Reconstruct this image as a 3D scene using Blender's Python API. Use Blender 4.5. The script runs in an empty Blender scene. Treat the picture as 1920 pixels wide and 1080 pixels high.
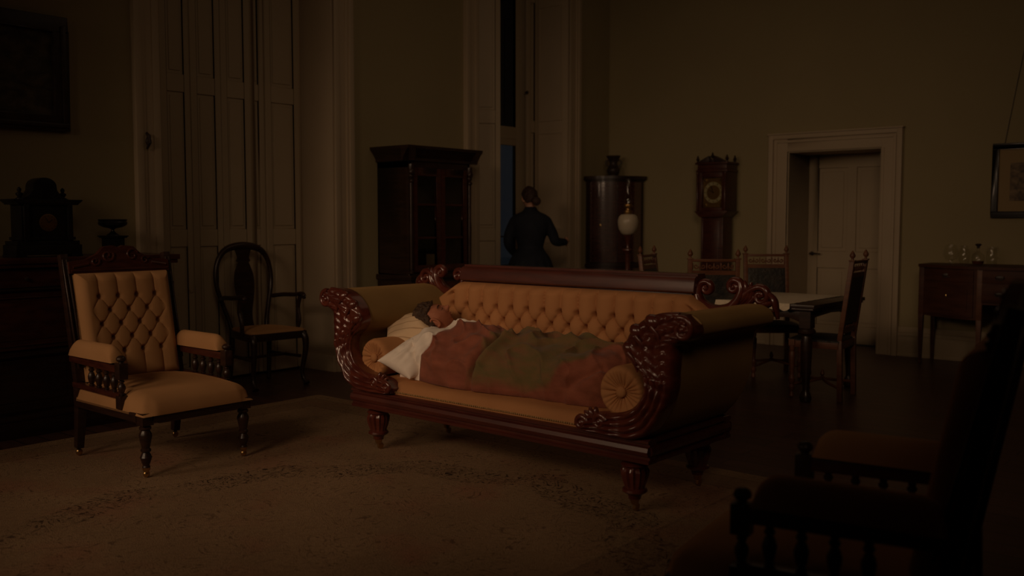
import bpy, bmesh, math, random
from mathutils import Vector, Matrix, noise
PI = math.pi
R = math.radians
C = bpy.context.scene
random.seed(7)

# ---------------------------------------------------------------- camera, world, light
cam_d = bpy.data.cameras.new('camera'); cam = bpy.data.objects.new('camera', cam_d)
C.collection.objects.link(cam); C.camera = cam
cam.location = (0, 0, 1.32)
cam.rotation_euler = (R(90 - 4.007), 0, R(40))
cam_d.sensor_width = 36; cam_d.lens = 1770 / 1920 * 36
cam_d.clip_start = 0.05
cam_d.dof.use_dof = True; cam_d.dof.focus_distance = 5.3; cam_d.dof.aperture_fstop = 1.8

w = bpy.data.worlds.new('night'); C.world = w; w.use_nodes = True
w.node_tree.nodes['Background'].inputs[0].default_value = (0.36, 0.42, 0.50, 1)
w.node_tree.nodes['Background'].inputs[1].default_value = 0.014

C.view_settings.view_transform = 'Standard'; C.view_settings.look = 'None'
C.view_settings.exposure = 0.0; C.view_settings.gamma = 1.0
C.view_settings.use_curve_mapping = False

def area(name, loc, target, size, power, col, sy=None, spread=180):
    l = bpy.data.lights.new(name, 'AREA'); l.energy = power; l.color = col
    l.shape = 'RECTANGLE'; l.size = size; l.size_y = sy or size; l.spread = R(spread)
    o = bpy.data.objects.new(name, l); C.collection.objects.link(o); o.location = loc
    d = Vector(target) - Vector(loc); o.rotation_euler = d.to_track_quat('-Z', 'Y').to_euler()
    return o
WARM = (1.0, 0.67, 0.42)
area('key_lamp', (-2.9, -1.8, 3.0), (-4.1, 3.8, 0.75), 1.5, 5.0, WARM, 1.0, 54)
area('room_fill', (0.5, 0.4, 3.8), (-4.8, 7.4, 1.9), 1.6, 6.2, WARM, 1.2, 68)  # added off-frame fill that brightens the far walls
area('ceiling_fill', (-3.4, 5.6, 4.1), (-3.5, 6.0, 0.0), 3.0, 3.8, WARM, 3.0)
area('side_highlight', (-5.5, -2.3, 2.7), (-4.0, 4.2, 0.9), 1.3, 4.3, WARM, 1.3, 56)  # added light for the highlights on crest rail and corner cupboard

# ---------------------------------------------------------------- geometry helpers
def link(o, parent=None):
    C.collection.objects.link(o)
    if parent is not None: o.parent = parent
    return o
def tag(o, label=None, cat=None, group=None, kind=None):
    if label: o['label'] = label
    if cat: o['category'] = cat
    if group: o['group'] = group
    if kind: o['kind'] = kind
    return o
def thing(name, label, cat, loc=(0, 0, 0), rz=0.0, group=None):
    o = bpy.data.objects.new(name, None); o.empty_display_size = .1
    link(o); o.location = loc; o.rotation_euler = (0, 0, rz)
    return tag(o, label, cat, group)
def copy_tree(o, parent=None):
    c = o.copy(); C.collection.objects.link(c)
    if parent is not None: c.parent = parent
    for ch in [x for x in C.objects if x.parent == o]: copy_tree(ch, c)
    return c
def join(*gs):
    V = []; F = []
    for g in gs:
        n = len(V); V += list(g[0]); F += [tuple(i + n for i in f) for f in g[1]]
    return V, F
def xf(g, loc=(0, 0, 0), rot=(0, 0, 0), sc=(1, 1, 1)):
    from mathutils import Euler
    m = Matrix.Translation(loc) @ Euler(rot).to_matrix().to_4x4() @ Matrix.Diagonal((*sc, 1))
    return [tuple(m @ Vector(v)) for v in g[0]], g[1]
def mirx(g):
    return [(-v[0], v[1], v[2]) for v in g[0]], [tuple(reversed(f)) for f in g[1]]
def box(x0, x1, y0, y1, z0, z1):
    V = [(x, y, z) for x in (x0, x1) for y in (y0, y1) for z in (z0, z1)]
    return V, [(0, 1, 3, 2), (4, 6, 7, 5), (0, 4, 5, 1), (2, 3, 7, 6), (0, 2, 6, 4), (1, 5, 7, 3)]
def bar(a, b, w, d, up=(0, 0, 1), w2=None, d2=None):
    """tapered square bar between two points"""
    a = Vector(a); b = Vector(b); t = (b - a).normalized(); u = Vector(up)
    s = t.cross(u)
    if s.length < 1e-4: s = t.cross(Vector((1, 0, 0)))
    s.normalize(); n = s.cross(t).normalized(); w2 = w2 or w; d2 = d2 or d
    V = []
    for p, ww, dd in ((a, w, d), (b, w2, d2)):
        for i, j in ((-1, -1), (1, -1), (1, 1), (-1, 1)): V.append(tuple(p + s * i * ww / 2 + n * j * dd / 2))
    return V, [(3, 2, 1, 0), (4, 5, 6, 7)] + [(i, (i + 1) % 4, 4 + (i + 1) % 4, 4 + i) for i in range(4)]
def lathe(prof, seg=20, flute=0, fl_amp=0.0, fl_rng=None):
    V = []; F = []; n = len(prof)
    for k, (r, z) in enumerate(prof):
        for i in range(seg):
            a = 2 * PI * i / seg; rr = r
            if flute and fl_rng[0] <= z <= fl_rng[1]: rr = r * (1 - fl_amp * abs(math.cos(flute * a / 2)))
            V.append((rr * math.cos(a), rr * math.sin(a), z))
    for k in range(n - 1):
        for i in range(seg):
            j = (i + 1) % seg
            F.append((k * seg + i, k * seg + j, (k + 1) * seg + j, (k + 1) * seg + i))
    F.append(tuple(reversed(range(seg)))); F.append(tuple((n - 1) * seg + i for i in range(seg)))
    return V, F
def turned(p0, p1, prof, seg=16, **k):
    """lathe profile (r, t in 0..1) laid between two points"""
    p0 = Vector(p0); p1 = Vector(p1); L = (p1 - p0).length
    g = lathe([(r, t * L) for r, t in prof], seg, **k)
    q = (p1 - p0).to_track_quat('Z', 'Y').to_matrix().to_4x4(); m = Matrix.Translation(p0) @ q
    return [tuple(m @ Vector(v)) for v in g[0]], g[1]
def prism(poly, a0, a1, axis='y'):
    """polygon (p,q) extruded; axis y: (p,a,q)   axis x: (a,p,q)   axis z: (p,q,a)"""
    f = {'y': lambda p, q, a: (p, a, q), 'x': lambda p, q, a: (a, p, q), 'z': lambda p, q, a: (p, q, a)}[axis]
    n = len(poly); V = [f(p, q, a0) for p, q in poly] + [f(p, q, a1) for p, q in poly]
    return V, [tuple(range(n)), tuple(reversed(range(n, 2 * n)))] + [(i, (i + 1) % n, n + (i + 1) % n, n + i) for i in range(n)]
def grid(nu, nv, fn, closed=False):
    V = [fn(i / (nu - 1), j / (nv - 1)) for j in range(nv) for i in range(nu)]
    F = [(j * nu + i, j * nu + i + 1, (j + 1) * nu + i + 1, (j + 1) * nu + i) for j in range(nv - 1) for i in range(nu - 1)]
    return V, F
def slab(nu, nv, top, bot):
    """closed body between two grid functions"""
    A = grid(nu, nv, top); B = grid(nu, nv, bot); n = len(A[0])
    V = A[0] + B[0]; F = list(A[1]) + [tuple(n + i for i in reversed(f)) for f in B[1]]
    rim = [i for i in range(nu)] + [j * nu + nu - 1 for j in range(1, nv)] + [(nv - 1) * nu + i for i in range(nu - 2, -1, -1)] + [j * nu for j in range(nv - 2, 0, -1)]
    for k in range(len(rim)):
        a = rim[k]; b = rim[(k + 1) % len(rim)]; F.append((b, a, n + a, n + b))
    return V, F
def cat(pts, n=8):
    """catmull-rom resampling of a list of tuples"""
    P = [Vector(p) for p in pts]; out = []
    for i in range(len(P) - 1):
        p0 = P[max(i - 1, 0)]; p1 = P[i]; p2 = P[i + 1]; p3 = P[min(i + 2, len(P) - 1)]
        for k in range(n):
            t = k / n
            out.append(0.5 * ((2 * p1) + (p2 - p0) * t + (2 * p0 - 5 * p1 + 4 * p2 - p3) * t * t + (3 * p1 - p0 - 3 * p2 + p3) * t ** 3))
    out.append(P[-1]); return out
def sweep(pts, rad, seg=10, asp=1.0, ref=(0, 1, 0), closed=False):
    """tube through points; rad number or list; asp = thickness along ref over in-plane radius"""
    P = [Vector(p) for p in pts]; n = len(P); ref = Vector(ref)
    V = []; F = []
    for k in range(n):
        if closed: t = P[(k + 1) % n] - P[k - 1]
        else: t = P[min(k + 1, n - 1)] - P[max(k - 1, 0)]
        t.normalize(); s = t.cross(ref)
        if s.length < 1e-4: s = t.cross(Vector((1, .1, 0)))
        s.normalize(); b = s.cross(t).normalized()
        r = rad[k] if isinstance(rad, (list, tuple)) else rad
        for i in range(seg):
            a = 2 * PI * i / seg
            V.append(tuple(P[k] + s * r * math.cos(a) + b * r * asp * math.sin(a)))
    m = n if closed else n - 1
    for k in range(m):
        for i in range(seg):
            j = (i + 1) % seg; k2 = (k + 1) % n
            F.append((k * seg + i, k2 * seg + i, k2 * seg + j, k * seg + j))
    if not closed:
        F.append(tuple(range(seg))); F.append(tuple((n - 1) * seg + i for i in reversed(range(seg))))
    return V, F
def lerpl(a, b, n): return [a + (b - a) * i / (n - 1) for i in range(n)]
def ell(c, r, nu=20, nv=12, rot=(0, 0, 0)):
    prof = [(max(1e-4, math.sin(PI * j / nv)), -math.cos(PI * j / nv)) for j in range(nv + 1)]
    return xf(lathe(prof, nu), c, rot, r)
def spiral(cx, cz, r0, turns, a0, rt0, rt1, y=0.0, sgn=1, n=40, lead=()):
    """volute in the xz plane: starts outside at angle a0 radius r0 and winds inwards"""
    pts = list(lead); rr = [rt0] * len(lead)
    for i in range(n):
        t = i / (n - 1); a = a0 + sgn * turns * 2 * PI * t; r = r0 * (1 - .86 * t)
        pts.append((cx + r * math.cos(a), y, cz + r * math.sin(a))); rr.append(rt0 + (rt1 - rt0) * t)
    return pts, rr
def obj(name, g, mat, parent=None, bevel=0, bseg=2, sharp=38, sub=0, smooth=True):
    me = bpy.data.meshes.new(name); bm = bmesh.new()
    vs = [bm.verts.new(v) for v in g[0]]
    for f in g[1]:
        try: bm.faces.new([vs[i] for i in f])
        except ValueError: pass
    bmesh.ops.remove_doubles(bm, verts=bm.verts, dist=1e-6)
    bmesh.ops.recalc_face_normals(bm, faces=bm.faces)
    if bevel:
        es = [e for e in bm.edges if len(e.link_faces) == 2 and e.calc_face_angle(0) > R(35)]
        bmesh.ops.bevel(bm, geom=es, offset=bevel, segments=bseg, profile=.6, affect='EDGES', clamp_overlap=True)
    for f in bm.faces: f.smooth = smooth
    for e in bm.edges:
        if len(e.link_faces) == 2 and e.calc_face_angle(0) > R(sharp): e.smooth = False
    bm.to_mesh(me); bm.free(); me.materials.append(mat)
    o = bpy.data.objects.new(name, me); link(o, parent)
    if sub:
        m = o.modifiers.new('s', 'SUBSURF'); m.levels = sub; m.render_levels = sub
    return o
def struct(name, g, mat, **k):
    o = obj(name, g, mat, **k); o['kind'] = 'structure'; return o
def tuft_h(x, z, x0, a, rs, ztop, nrow, W, z0, z1, fl=.42, ex_=.33, bd=.62, bw=.17):
    """button tufting relief 0..1 with rim rounding"""
    zbot = ztop - rs * (nrow - 1)
    if z > ztop: r = 0.0
    elif z < zbot: r = nrow - 1.0
    else: r = (ztop - z) / rs
    U = (x - x0) / a + r / 2; V = (x - x0) / a - r / 2
    p = (abs(math.sin(PI * U)) * abs(math.sin(PI * V)) + 1e-6) ** ex_
    kq = max(0, min(1, (abs(x) - (W / 2 - .085)) / .035)); p += (1 - p) * kq * kq * (3 - 2 * kq)
    h = fl + (1 - fl) * p
    if zbot - .01 <= z <= ztop + .01 or True:
        k = round(r); zz = ztop - k * rs; xx = x0 + (k % 2) * a / 2; xx += round((x - xx) / a) * a
        d2 = ((x - xx) ** 2 + (z - zz) ** 2) / (a * bw) ** 2
        if abs(xx) < W / 2 - .07: h -= bd * math.exp(-d2)
    ex = min(1, (W / 2 - abs(x)) / .05); ez = min(1, (z - z0) / .05, (z1 - z) / .05)
    e = max(0, min(ex, ez)); e = math.sqrt(max(0, 1 - (1 - e) ** 2))
    return h * e

# ---------------------------------------------------------------- materials
def mat(name, col, rough=.6, col2=None, scale=8, detail=4, stretch=(1, 1, 1), spec=.5, coat=0, coatr=.1, sheen=0, bump=0, bscale=60, metal=0, trans=0, ramp=(.35, .65), ior=1.45, ssub=0):
    m = bpy.data.materials.new(name); m.use_nodes = True; nt = m.node_tree; b = nt.nodes['Principled BSDF']
    b.inputs['Base Color'].default_value = (*col, 1); b.inputs['Roughness'].default_value = rough
    b.inputs['Specular IOR Level'].default_value = spec; b.inputs['Metallic'].default_value = metal
    b.inputs['IOR'].default_value = ior
    if coat: b.inputs['Coat Weight'].default_value = coat; b.inputs['Coat Roughness'].default_value = coatr
    if sheen: b.inputs['Sheen Weight'].default_value = sheen; b.inputs['Sheen Roughness'].default_value = .4; b.inputs['Sheen Tint'].default_value = (*[min(1, c * 2.2) for c in col], 1)
    if trans: b.inputs['Transmission Weight'].default_value = trans
    if ssub: b.inputs['Subsurface Weight'].default_value = ssub; b.inputs['Subsurface Radius'].default_value = (.02, .008, .004)
    tc = nt.nodes.new('ShaderNodeTexCoord'); mp = nt.nodes.new('ShaderNodeMapping'); mp.inputs['Scale'].default_value = stretch
    nt.links.new(tc.outputs['Object'], mp.inputs[0])
    if col2:
        n = nt.nodes.new('ShaderNodeTexNoise'); n.inputs['Scale'].default_value = scale; n.inputs['Detail'].default_value = detail
        r = nt.nodes.new('ShaderNodeValToRGB'); r.color_ramp.elements[0].position = ramp[0]; r.color_ramp.elements[1].position = ramp[1]
        r.color_ramp.elements[0].color = (*col, 1); r.color_ramp.elements[1].color = (*col2, 1)
        nt.links.new(mp.outputs[0], n.inputs[0]); nt.links.new(n.outputs[0], r.inputs[0]); nt.links.new(r.outputs[0], b.inputs['Base Color'])
    if bump:
        n2 = nt.nodes.new('ShaderNodeTexNoise'); n2.inputs['Scale'].default_value = bscale; n2.inputs['Detail'].default_value = 3
        bp = nt.nodes.new('ShaderNodeBump'); bp.inputs['Strength'].default_value = bump; bp.inputs['Distance'].default_value = .01
        nt.links.new(mp.outputs[0], n2.inputs[0]); nt.links.new(n2.outputs[0], bp.inputs['Height']); nt.links.new(bp.outputs[0], b.inputs['Normal'])
    return m
M = {}
M['mahog'] = mat('polished_mahogany', (.078, .015, .009), .32, (.125, .027, .015), 5, 5, (1, 6, 6), coat=.8, coatr=.14)
M['mahog_dark'] = mat('dark_mahogany', (.05, .013, .008), .34, (.085, .024, .012), 5, 5, (2, 2, 9), coat=.3, coatr=.15)
M['mahog_rail'] = mat('rubbed_mahogany', (.062, .012, .008), .5, (.10, .021, .012), 5, 5, (1, 6, 6), coat=1, coatr=.31, spec=.3)
M['polish'] = mat('french_polished_mahogany', (.045, .012, .008), .4, (.07, .02, .012), 5, 5, (2, 2, 9), coat=1, coatr=.10)
M['walnut'] = mat('dark_walnut', (.022, .010, .006), .38, (.040, .018, .010), 6, 5, (1, 1, 8), coat=.25, coatr=.15)
M['oakred'] = mat('red_oak_chair', (.11, .040, .018), .45, (.16, .060, .026), 7, 5, (1, 1, 7))
M['ebony'] = mat('black_slate', (.008, .007, .007), .35, (.014, .012, .011), 9)
M['inlay'] = mat('inlaid_mahogany', (.060, .022, .012), .5, (.090, .034, .018), 4, 5, (1, 1, 6), spec=.25)
M['velvet'] = mat('gold_velvet', (.41, .190, .078), .85, (.47, .222, .092), 3, 4, sheen=.35, bump=.12, bscale=350, spec=.2)
M['velvet_arm'] = mat('gold_velvet_olive', (.235, .140, .052), .85, (.28, .17, .064), 3, 4, sheen=.3, bump=.12, bscale=350, spec=.2)  # darker, more olive velvet used on the sofa arms
M['piping'] = mat('old_gold_braid', (.48, .30, .12), .7, (.30, .18, .07), 90, 2)
M['armch'] = mat('ochre_velvet', (.42, .222, .096), .85, (.48, .26, .115), 3, 4, sheen=.3, bump=.1, bscale=350, spec=.2)
M['linen'] = mat('white_linen', (.86, .76, .66), .85, (.90, .80, .70), 12, 3, bump=.25, bscale=22)
M['skin'] = mat('skin', (.40, .150, .085), .5, (.46, .18, .10), 20, 3, ssub=.15, spec=.35)
M['skin2'] = mat('pale_skin', (.55, .30, .20), .5, ssub=.1)
M['hair'] = mat('brown_curly_hair', (.035, .017, .009), .6, (.07, .034, .016), 60, 3, bump=.6, bscale=140)
M['hair2'] = mat('dark_hair', (.030, .014, .008), .5, (.055, .026, .014), 50, 3, (1, 1, 6), bump=.4, bscale=90)
M['navy'] = mat('navy_wool', (.008, .010, .017), .85, (.011, .014, .023), 10, 3, bump=.15, bscale=200)
M['wall'] = mat('olive_wall_paint', (.33, .27, .15), .85, (.35, .287, .16), 1.3, 4, bump=.04, bscale=60, spec=.2)
M['paint'] = mat('cream_woodwork_paint', (.44, .35, .235), .5, (.47, .375, .25), 2, 3, spec=.3)
M['paint2'] = mat('pale_woodwork_paint', (.47, .37, .25), .5, (.50, .395, .27), 2, 3, spec=.3)
M['ceil'] = mat('ceiling_plaster', (.45, .40, .32), .9)
M['brass'] = mat('aged_brass', (.55, .36, .14), .3, metal=1)
M['bronze'] = mat('dark_bronze', (.030, .018, .012), .4, (.05, .03, .02), 14, spec=.5)
M['opal'] = mat('opal_glass', (.40, .34, .25), .35, ssub=.1, spec=.5)
M['leather'] = mat('dark_tooled_leather', (.020, .020, .018), .45, (.042, .034, .026), 16, 4, bump=.5, bscale=38)
M['lace'] = mat('cream_lace', (.80, .68, .50), .9, (.68, .57, .41), 70, 2, bump=.4, bscale=120)
M['black'] = mat('black_frame', (.012, .010, .008), .35, coat=.3)
M['mount'] = mat('buff_mount', (.34, .24, .12), .9)
M['night'] = mat('dark_exterior', (.02, .022, .025), .9)
M['pale_ground'] = mat('lightened_yard', (.55, .60, .62), .95, (.70, .74, .76), .5)  # ground colour raised pale so the lower window pane looks lit
M['dial'] = mat('silvered_dial', (.60, .53, .36), .5, (.42, .35, .20), 10)
M['ink'] = mat('dial_ink', (.02, .015, .01), .6)
M['gilt'] = mat('gilt_bezel', (.26, .15, .05), .4, metal=.8)
M['water'] = mat('amber_drink', (.10, .03, .01), .2)

def glass_mat(name, tint=(.9, .9, .85), g=.12, rough=.03):
    m = bpy.data.materials.new(name); m.use_nodes = True; nt = m.node_tree; nt.nodes.clear()
    o = nt.nodes.new('ShaderNodeOutputMaterial'); mx = nt.nodes.new('ShaderNodeMixShader'); t = nt.nodes.new('ShaderNodeBsdfTransparent'); gl = nt.nodes.new('ShaderNodeBsdfGlossy')
    t.inputs[0].default_value = (*tint, 1); gl.inputs['Roughness'].default_value = rough
    f = nt.nodes.new('ShaderNodeLayerWeight'); f.inputs[0].default_value = .5
    pw = nt.nodes.new('ShaderNodeMath'); pw.operation = 'POWER'; pw.inputs[1].default_value = 4; nt.links.new(f.outputs['Facing'], pw.inputs[0])
    ad = nt.nodes.new('ShaderNodeMath'); ad.operation = 'MULTIPLY_ADD'; ad.inputs[1].default_value = .35; ad.inputs[2].default_value = g; ad.use_clamp = True
    nt.links.new(pw.outputs[0], ad.inputs[0]); nt.links.new(ad.outputs[0], mx.inputs[0])
    nt.links.new(t.outputs[0], mx.inputs[1]); nt.links.new(gl.outputs[0], mx.inputs[2]); nt.links.new(mx.outputs[0], o.inputs[0]); return m
M['glass'] = glass_mat('clear_glass', (.985, .985, .97), .035, .10)
M['pane'] = glass_mat('window_glass', (.93, .95, .97), .025)
M['dpane'] = glass_mat('bookcase_glass', (.94, .94, .90), .03, .06)

M['polish'].node_tree.nodes['Principled BSDF'].inputs['Coat IOR'].default_value = 2.3
def nodes_mat(name, rough=.8):
    m = bpy.data.materials.new(name); m.use_nodes = True; nt = m.node_tree; b = nt.nodes['Principled BSDF']
    b.inputs['Roughness'].default_value = rough
    tc = nt.nodes.new('ShaderNodeTexCoord')
    return m, nt, b, tc
def mix(nt, fac, a, b):
    n = nt.nodes.new('ShaderNodeMix'); n.data_type = 'RGBA'
    for s, v in ((0, fac), (6, a), (7, b)):
        if isinstance(v, tuple): n.inputs[s].default_value = (*v, 1)
        elif isinstance(v, (int, float)): n.inputs[s].default_value = v
        else: nt.links.new(v, n.inputs[s])
    return n.outputs[2]
def mth(nt, op, a, b=0.0, c=None):
    n = nt.nodes.new('ShaderNodeMath'); n.operation = op
    for i, v in enumerate((a, b, c)):
        if v is None: continue
        if isinstance(v, (int, float)): n.inputs[i].default_value = v
        else: nt.links.new(v, n.inputs[i])
    return n.outputs[0]
def ramp(nt, v, p0, p1):
    n = nt.nodes.new('ShaderNodeMapRange'); n.inputs[1].default_value = p0; n.inputs[2].default_value = p1; nt.links.new(v, n.inputs[0]); return n.outputs[0]
def nz(nt, vec, scale, detail=3, dist=0):
    n = nt.nodes.new('ShaderNodeTexNoise'); n.inputs['Scale'].default_value = scale; n.inputs['Detail'].default_value = detail; n.inputs['Distortion'].default_value = dist
    nt.links.new(vec, n.inputs[0]); return n.outputs[0]
def mapping(nt, vec, sc=(1, 1, 1), rot=(0, 0, 0), loc=(0, 0, 0)):
    n = nt.nodes.new('ShaderNodeMapping'); n.inputs['Scale'].default_value = sc; n.inputs['Rotation'].default_value = rot; n.inputs['Location'].default_value = loc
    nt.links.new(vec, n.inputs[0]); return n.outputs[0]
def bumpn(nt, b, h, s=.3, d=.01):
    n = nt.nodes.new('ShaderNodeBump'); n.inputs['Strength'].default_value = s; n.inputs['Distance'].default_value = d
    nt.links.new(h, n.inputs['Height']); nt.links.new(n.outputs[0], b.inputs['Normal'])

# floor boards
m, nt, b, tc = nodes_mat('dark_floorboards', .38)
br = nt.nodes.new('ShaderNodeTexBrick'); br.inputs['Scale'].default_value = 1; br.inputs['Brick Width'].default_value = 2.4; br.inputs['Row Height'].default_value = .14
br.inputs['Mortar Size'].default_value = .004; br.inputs['Color1'].default_value = (.080, .036, .024, 1); br.inputs['Color2'].default_value = (.11, .05, .032, 1); br.inputs['Mortar'].default_value = (.012, .006, .004, 1)
nt.links.new(tc.outputs['Object'], br.inputs[0])
g_ = nz(nt, mapping(nt, tc.outputs['Object'], (1.5, 30, 1)), 3, 5)
nt.links.new(mix(nt, mth(nt, 'MULTIPLY', ramp(nt, g_, .35, .7), .5), br.outputs[0], (.030, .014, .009)), b.inputs['Base Color'])
bumpn(nt, b, br.outputs['Fac'], -.2)
M['floor'] = m
# carpet: worn beige ground, medallion rings of scrollwork, border lines
m, nt, b, tc = nodes_mat('worn_persian_carpet', .95)
b.inputs['Specular IOR Level'].default_value = .1
oc = tc.outputs['Object']
sep = nt.nodes.new('ShaderNodeSeparateXYZ'); nt.links.new(oc, sep.inputs[0])
X, Y = sep.outputs[0], sep.outputs[1]
ex = mth(nt, 'MULTIPLY', mth(nt, 'SUBTRACT', X, .8), 1.13); ey = mth(nt, 'SUBTRACT', Y, .33)
rad = mth(nt, 'SQRT', mth(nt, 'ADD', mth(nt, 'MULTIPLY', ex, ex), mth(nt, 'MULTIPLY', ey, ey)))
ang = mth(nt, 'ARCTAN2', ey, ex)
scal = mth(nt, 'MULTIPLY', mth(nt, 'ABSOLUTE', mth(nt, 'SINE', mth(nt, 'MULTIPLY', ang, 6))), .10)
rr = mth(nt, 'ADD', rad, scal)
band = mth(nt, 'LESS_THAN', mth(nt, 'ABSOLUTE', mth(nt, 'SUBTRACT', rr, 1.53)), .13)
vor = nt.nodes.new('ShaderNodeTexVoronoi'); vor.feature = 'DISTANCE_TO_EDGE'; vor.inputs['Scale'].default_value = 16
wv = nt.nodes.new('ShaderNodeVectorMath'); wv.operation = 'ADD'
ns = nt.nodes.new('ShaderNodeTexNoise'); ns.inputs['Scale'].default_value = 9; nt.links.new(oc, ns.inputs[0])
nt.links.new(oc, wv.inputs[0]); nt.links.new(ns.outputs['Color'], wv.inputs[1]); nt.links.new(wv.outputs[0], vor.inputs[0])
cn = nz(nt, mapping(nt, oc, (1, 1.15, 1)), 3.1, 1.5, 1.6)
vine = mth(nt, 'LESS_THAN', mth(nt, 'ABSOLUTE', mth(nt, 'SUBTRACT', mth(nt, 'FRACT', mth(nt, 'MULTIPLY', cn, 17)), .5)), .13)
vine = mth(nt, 'MAXIMUM', vine, mth(nt, 'LESS_THAN', vor.outputs[0], .035))
vine2 = mth(nt, 'LESS_THAN', mth(nt, 'ABSOLUTE', mth(nt, 'SUBTRACT', mth(nt, 'FRACT', mth(nt, 'MULTIPLY', nz(nt, oc, 4.5, 2, 1.2), 13)), .5)), .09)
wear = mth(nt, 'MULTIPLY', ramp(nt, nz(nt, oc, 2.6, 4), .30, .50), ramp(nt, nz(nt, oc, 45, 3), .38, .56))
base = mix(nt, ramp(nt, nz(nt, oc, 1.4, 6), .3, .7), (.31, .20, .115), (.43, .285, .165))
base = mix(nt, mth(nt, 'MULTIPLY', ramp(nt, nz(nt, oc, 2.1, 4), .52, .70), .5), base, (.38, .145, .095))
base = mix(nt, mth(nt, 'MULTIPLY', ramp(nt, nz(nt, oc, 60, 3), .35, .7), .35), base, (.19, .12, .07))
base = mix(nt, mth(nt, 'MULTIPLY', vine2, mth(nt, 'MULTIPLY', wear, .62)), base, (.10, .055, .036))
c = mix(nt, mth(nt, 'MULTIPLY', mth(nt, 'MULTIPLY', band, vine), mth(nt, 'MULTIPLY', wear, .92)), base, (.045, .026, .020))
edge = mth(nt, 'MAXIMUM', mth(nt, 'SUBTRACT', mth(nt, 'ABSOLUTE', X), 1.975 - .30), mth(nt, 'SUBTRACT', mth(nt, 'ABSOLUTE', Y), 2.65 - .30))
for lo, hi, col in ((-.02, .0, (.07, .035, .024)), (.0, .17, (.17, .095, .055)), (.17, .19, (.07, .035, .024))):
    f = mth(nt, 'MULTIPLY', mth(nt, 'GREATER_THAN', edge, lo), mth(nt, 'LESS_THAN', edge, hi))
    c = mix(nt, mth(nt, 'MULTIPLY', f, .28), c, col)
nt.links.new(c, b.inputs['Base Color']); bumpn(nt, b, nz(nt, oc, 220, 2), .5)
M['rug'] = m
# plaid blanket, object space = sofa space
m, nt, b, tc = nodes_mat('red_and_green_wool_blanket', .9)
b.inputs['Sheen Weight'].default_value = .1; b.inputs['Specular IOR Level'].default_value = .15
oc = tc.outputs['Object']; sep = nt.nodes.new('ShaderNodeSeparateXYZ'); nt.links.new(oc, sep.inputs[0]); X, Y, Z = sep.outputs
wob = mth(nt, 'MULTIPLY', mth(nt, 'SUBTRACT', nz(nt, oc, 4, 5), .5), .34)
g1 = ramp(nt, mth(nt, 'ADD', X, wob), -.16, -.12)
g2 = ramp(nt, mth(nt, 'SUBTRACT', mth(nt, 'ADD', mth(nt, 'MULTIPLY', mth(nt, 'SUBTRACT', Z, .44), 1.3), .22), mth(nt, 'ADD', X, wob)), -.01, .04)
g3 = ramp(nt, mth(nt, 'ADD', mth(nt, 'ADD', Z, mth(nt, 'MULTIPLY', wob, .6)), 0), .455, .51)
gr = mth(nt, 'MULTIPLY', mth(nt, 'MULTIPLY', g1, g2), g3)
red = mix(nt, ramp(nt, nz(nt, mapping(nt, oc, (1, 2, 2)), 9, 5), .35, .65), (.225, .074, .042), (.32, .105, .062))
grn = mix(nt, ramp(nt, nz(nt, mapping(nt, oc, (1, 2, 2)), 11, 5), .35, .68), (.155, .115, .046), (.21, .12, .052))
c = mix(nt, gr, red, grn)
wave = nt.nodes.new('ShaderNodeTexWave'); wave.inputs['Scale'].default_value = 9; wave.inputs['Distortion'].default_value = 1.5; nt.links.new(mapping(nt, oc, (1, .4, .4)), wave.inputs[0])
c = mix(nt, mth(nt, 'MULTIPLY', ramp(nt, nz(nt, mapping(nt, oc, (.6, 3, 3), (0, .3, .2)), 7, 4), .5, .75), .45), c, (.26, .075, .05))
nt.links.new(c, b.inputs['Base Color']); bumpn(nt, b, nz(nt, oc, 260, 2), .35)
M['blanket'] = m
# cream pillow with faint stripes
m, nt, b, tc = nodes_mat('cream_striped_ticking', .85)
oc = tc.outputs['UV']
wave = nt.nodes.new('ShaderNodeTexWave'); wave.inputs['Scale'].default_value = 1.6; nt.links.new(mapping(nt, tc.outputs['Object'], (6, 6, 0), (0, 0, .9)), wave.inputs[0])
c = mix(nt, ramp(nt, wave.outputs[1], .93, .99), (.74, .54, .34), (.50, .33, .19))
nt.links.new(c, b.inputs['Base Color']); bumpn(nt, b, nz(nt, tc.outputs['Object'], 14, 3), .2)
M['ticking'] = m
def art(name, cols, sc):
    m, nt, b, tc = nodes_mat(name, .6)
    v = nz(nt, mapping(nt, tc.outputs['Object'], (1, 1, 2)), sc, 5, 1.5)
    c = mix(nt, ramp(nt, v, .35, .65), cols[0], cols[1]); c = mix(nt, ramp(nt, nz(nt, tc.outputs['Object'], sc * 2, 3), .5, .7), c, cols[2])
    nt.links.new(c, b.inputs['Base Color']); return m
M['oil'] = art('old_dark_landscape_painting', ((.020, .014, .008), (.10, .075, .04), (.03, .02, .012)), 4)
M['print'] = art('sepia_print', ((.10, .06, .03), (.24, .16, .08), (.06, .035, .02)), 9)

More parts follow.
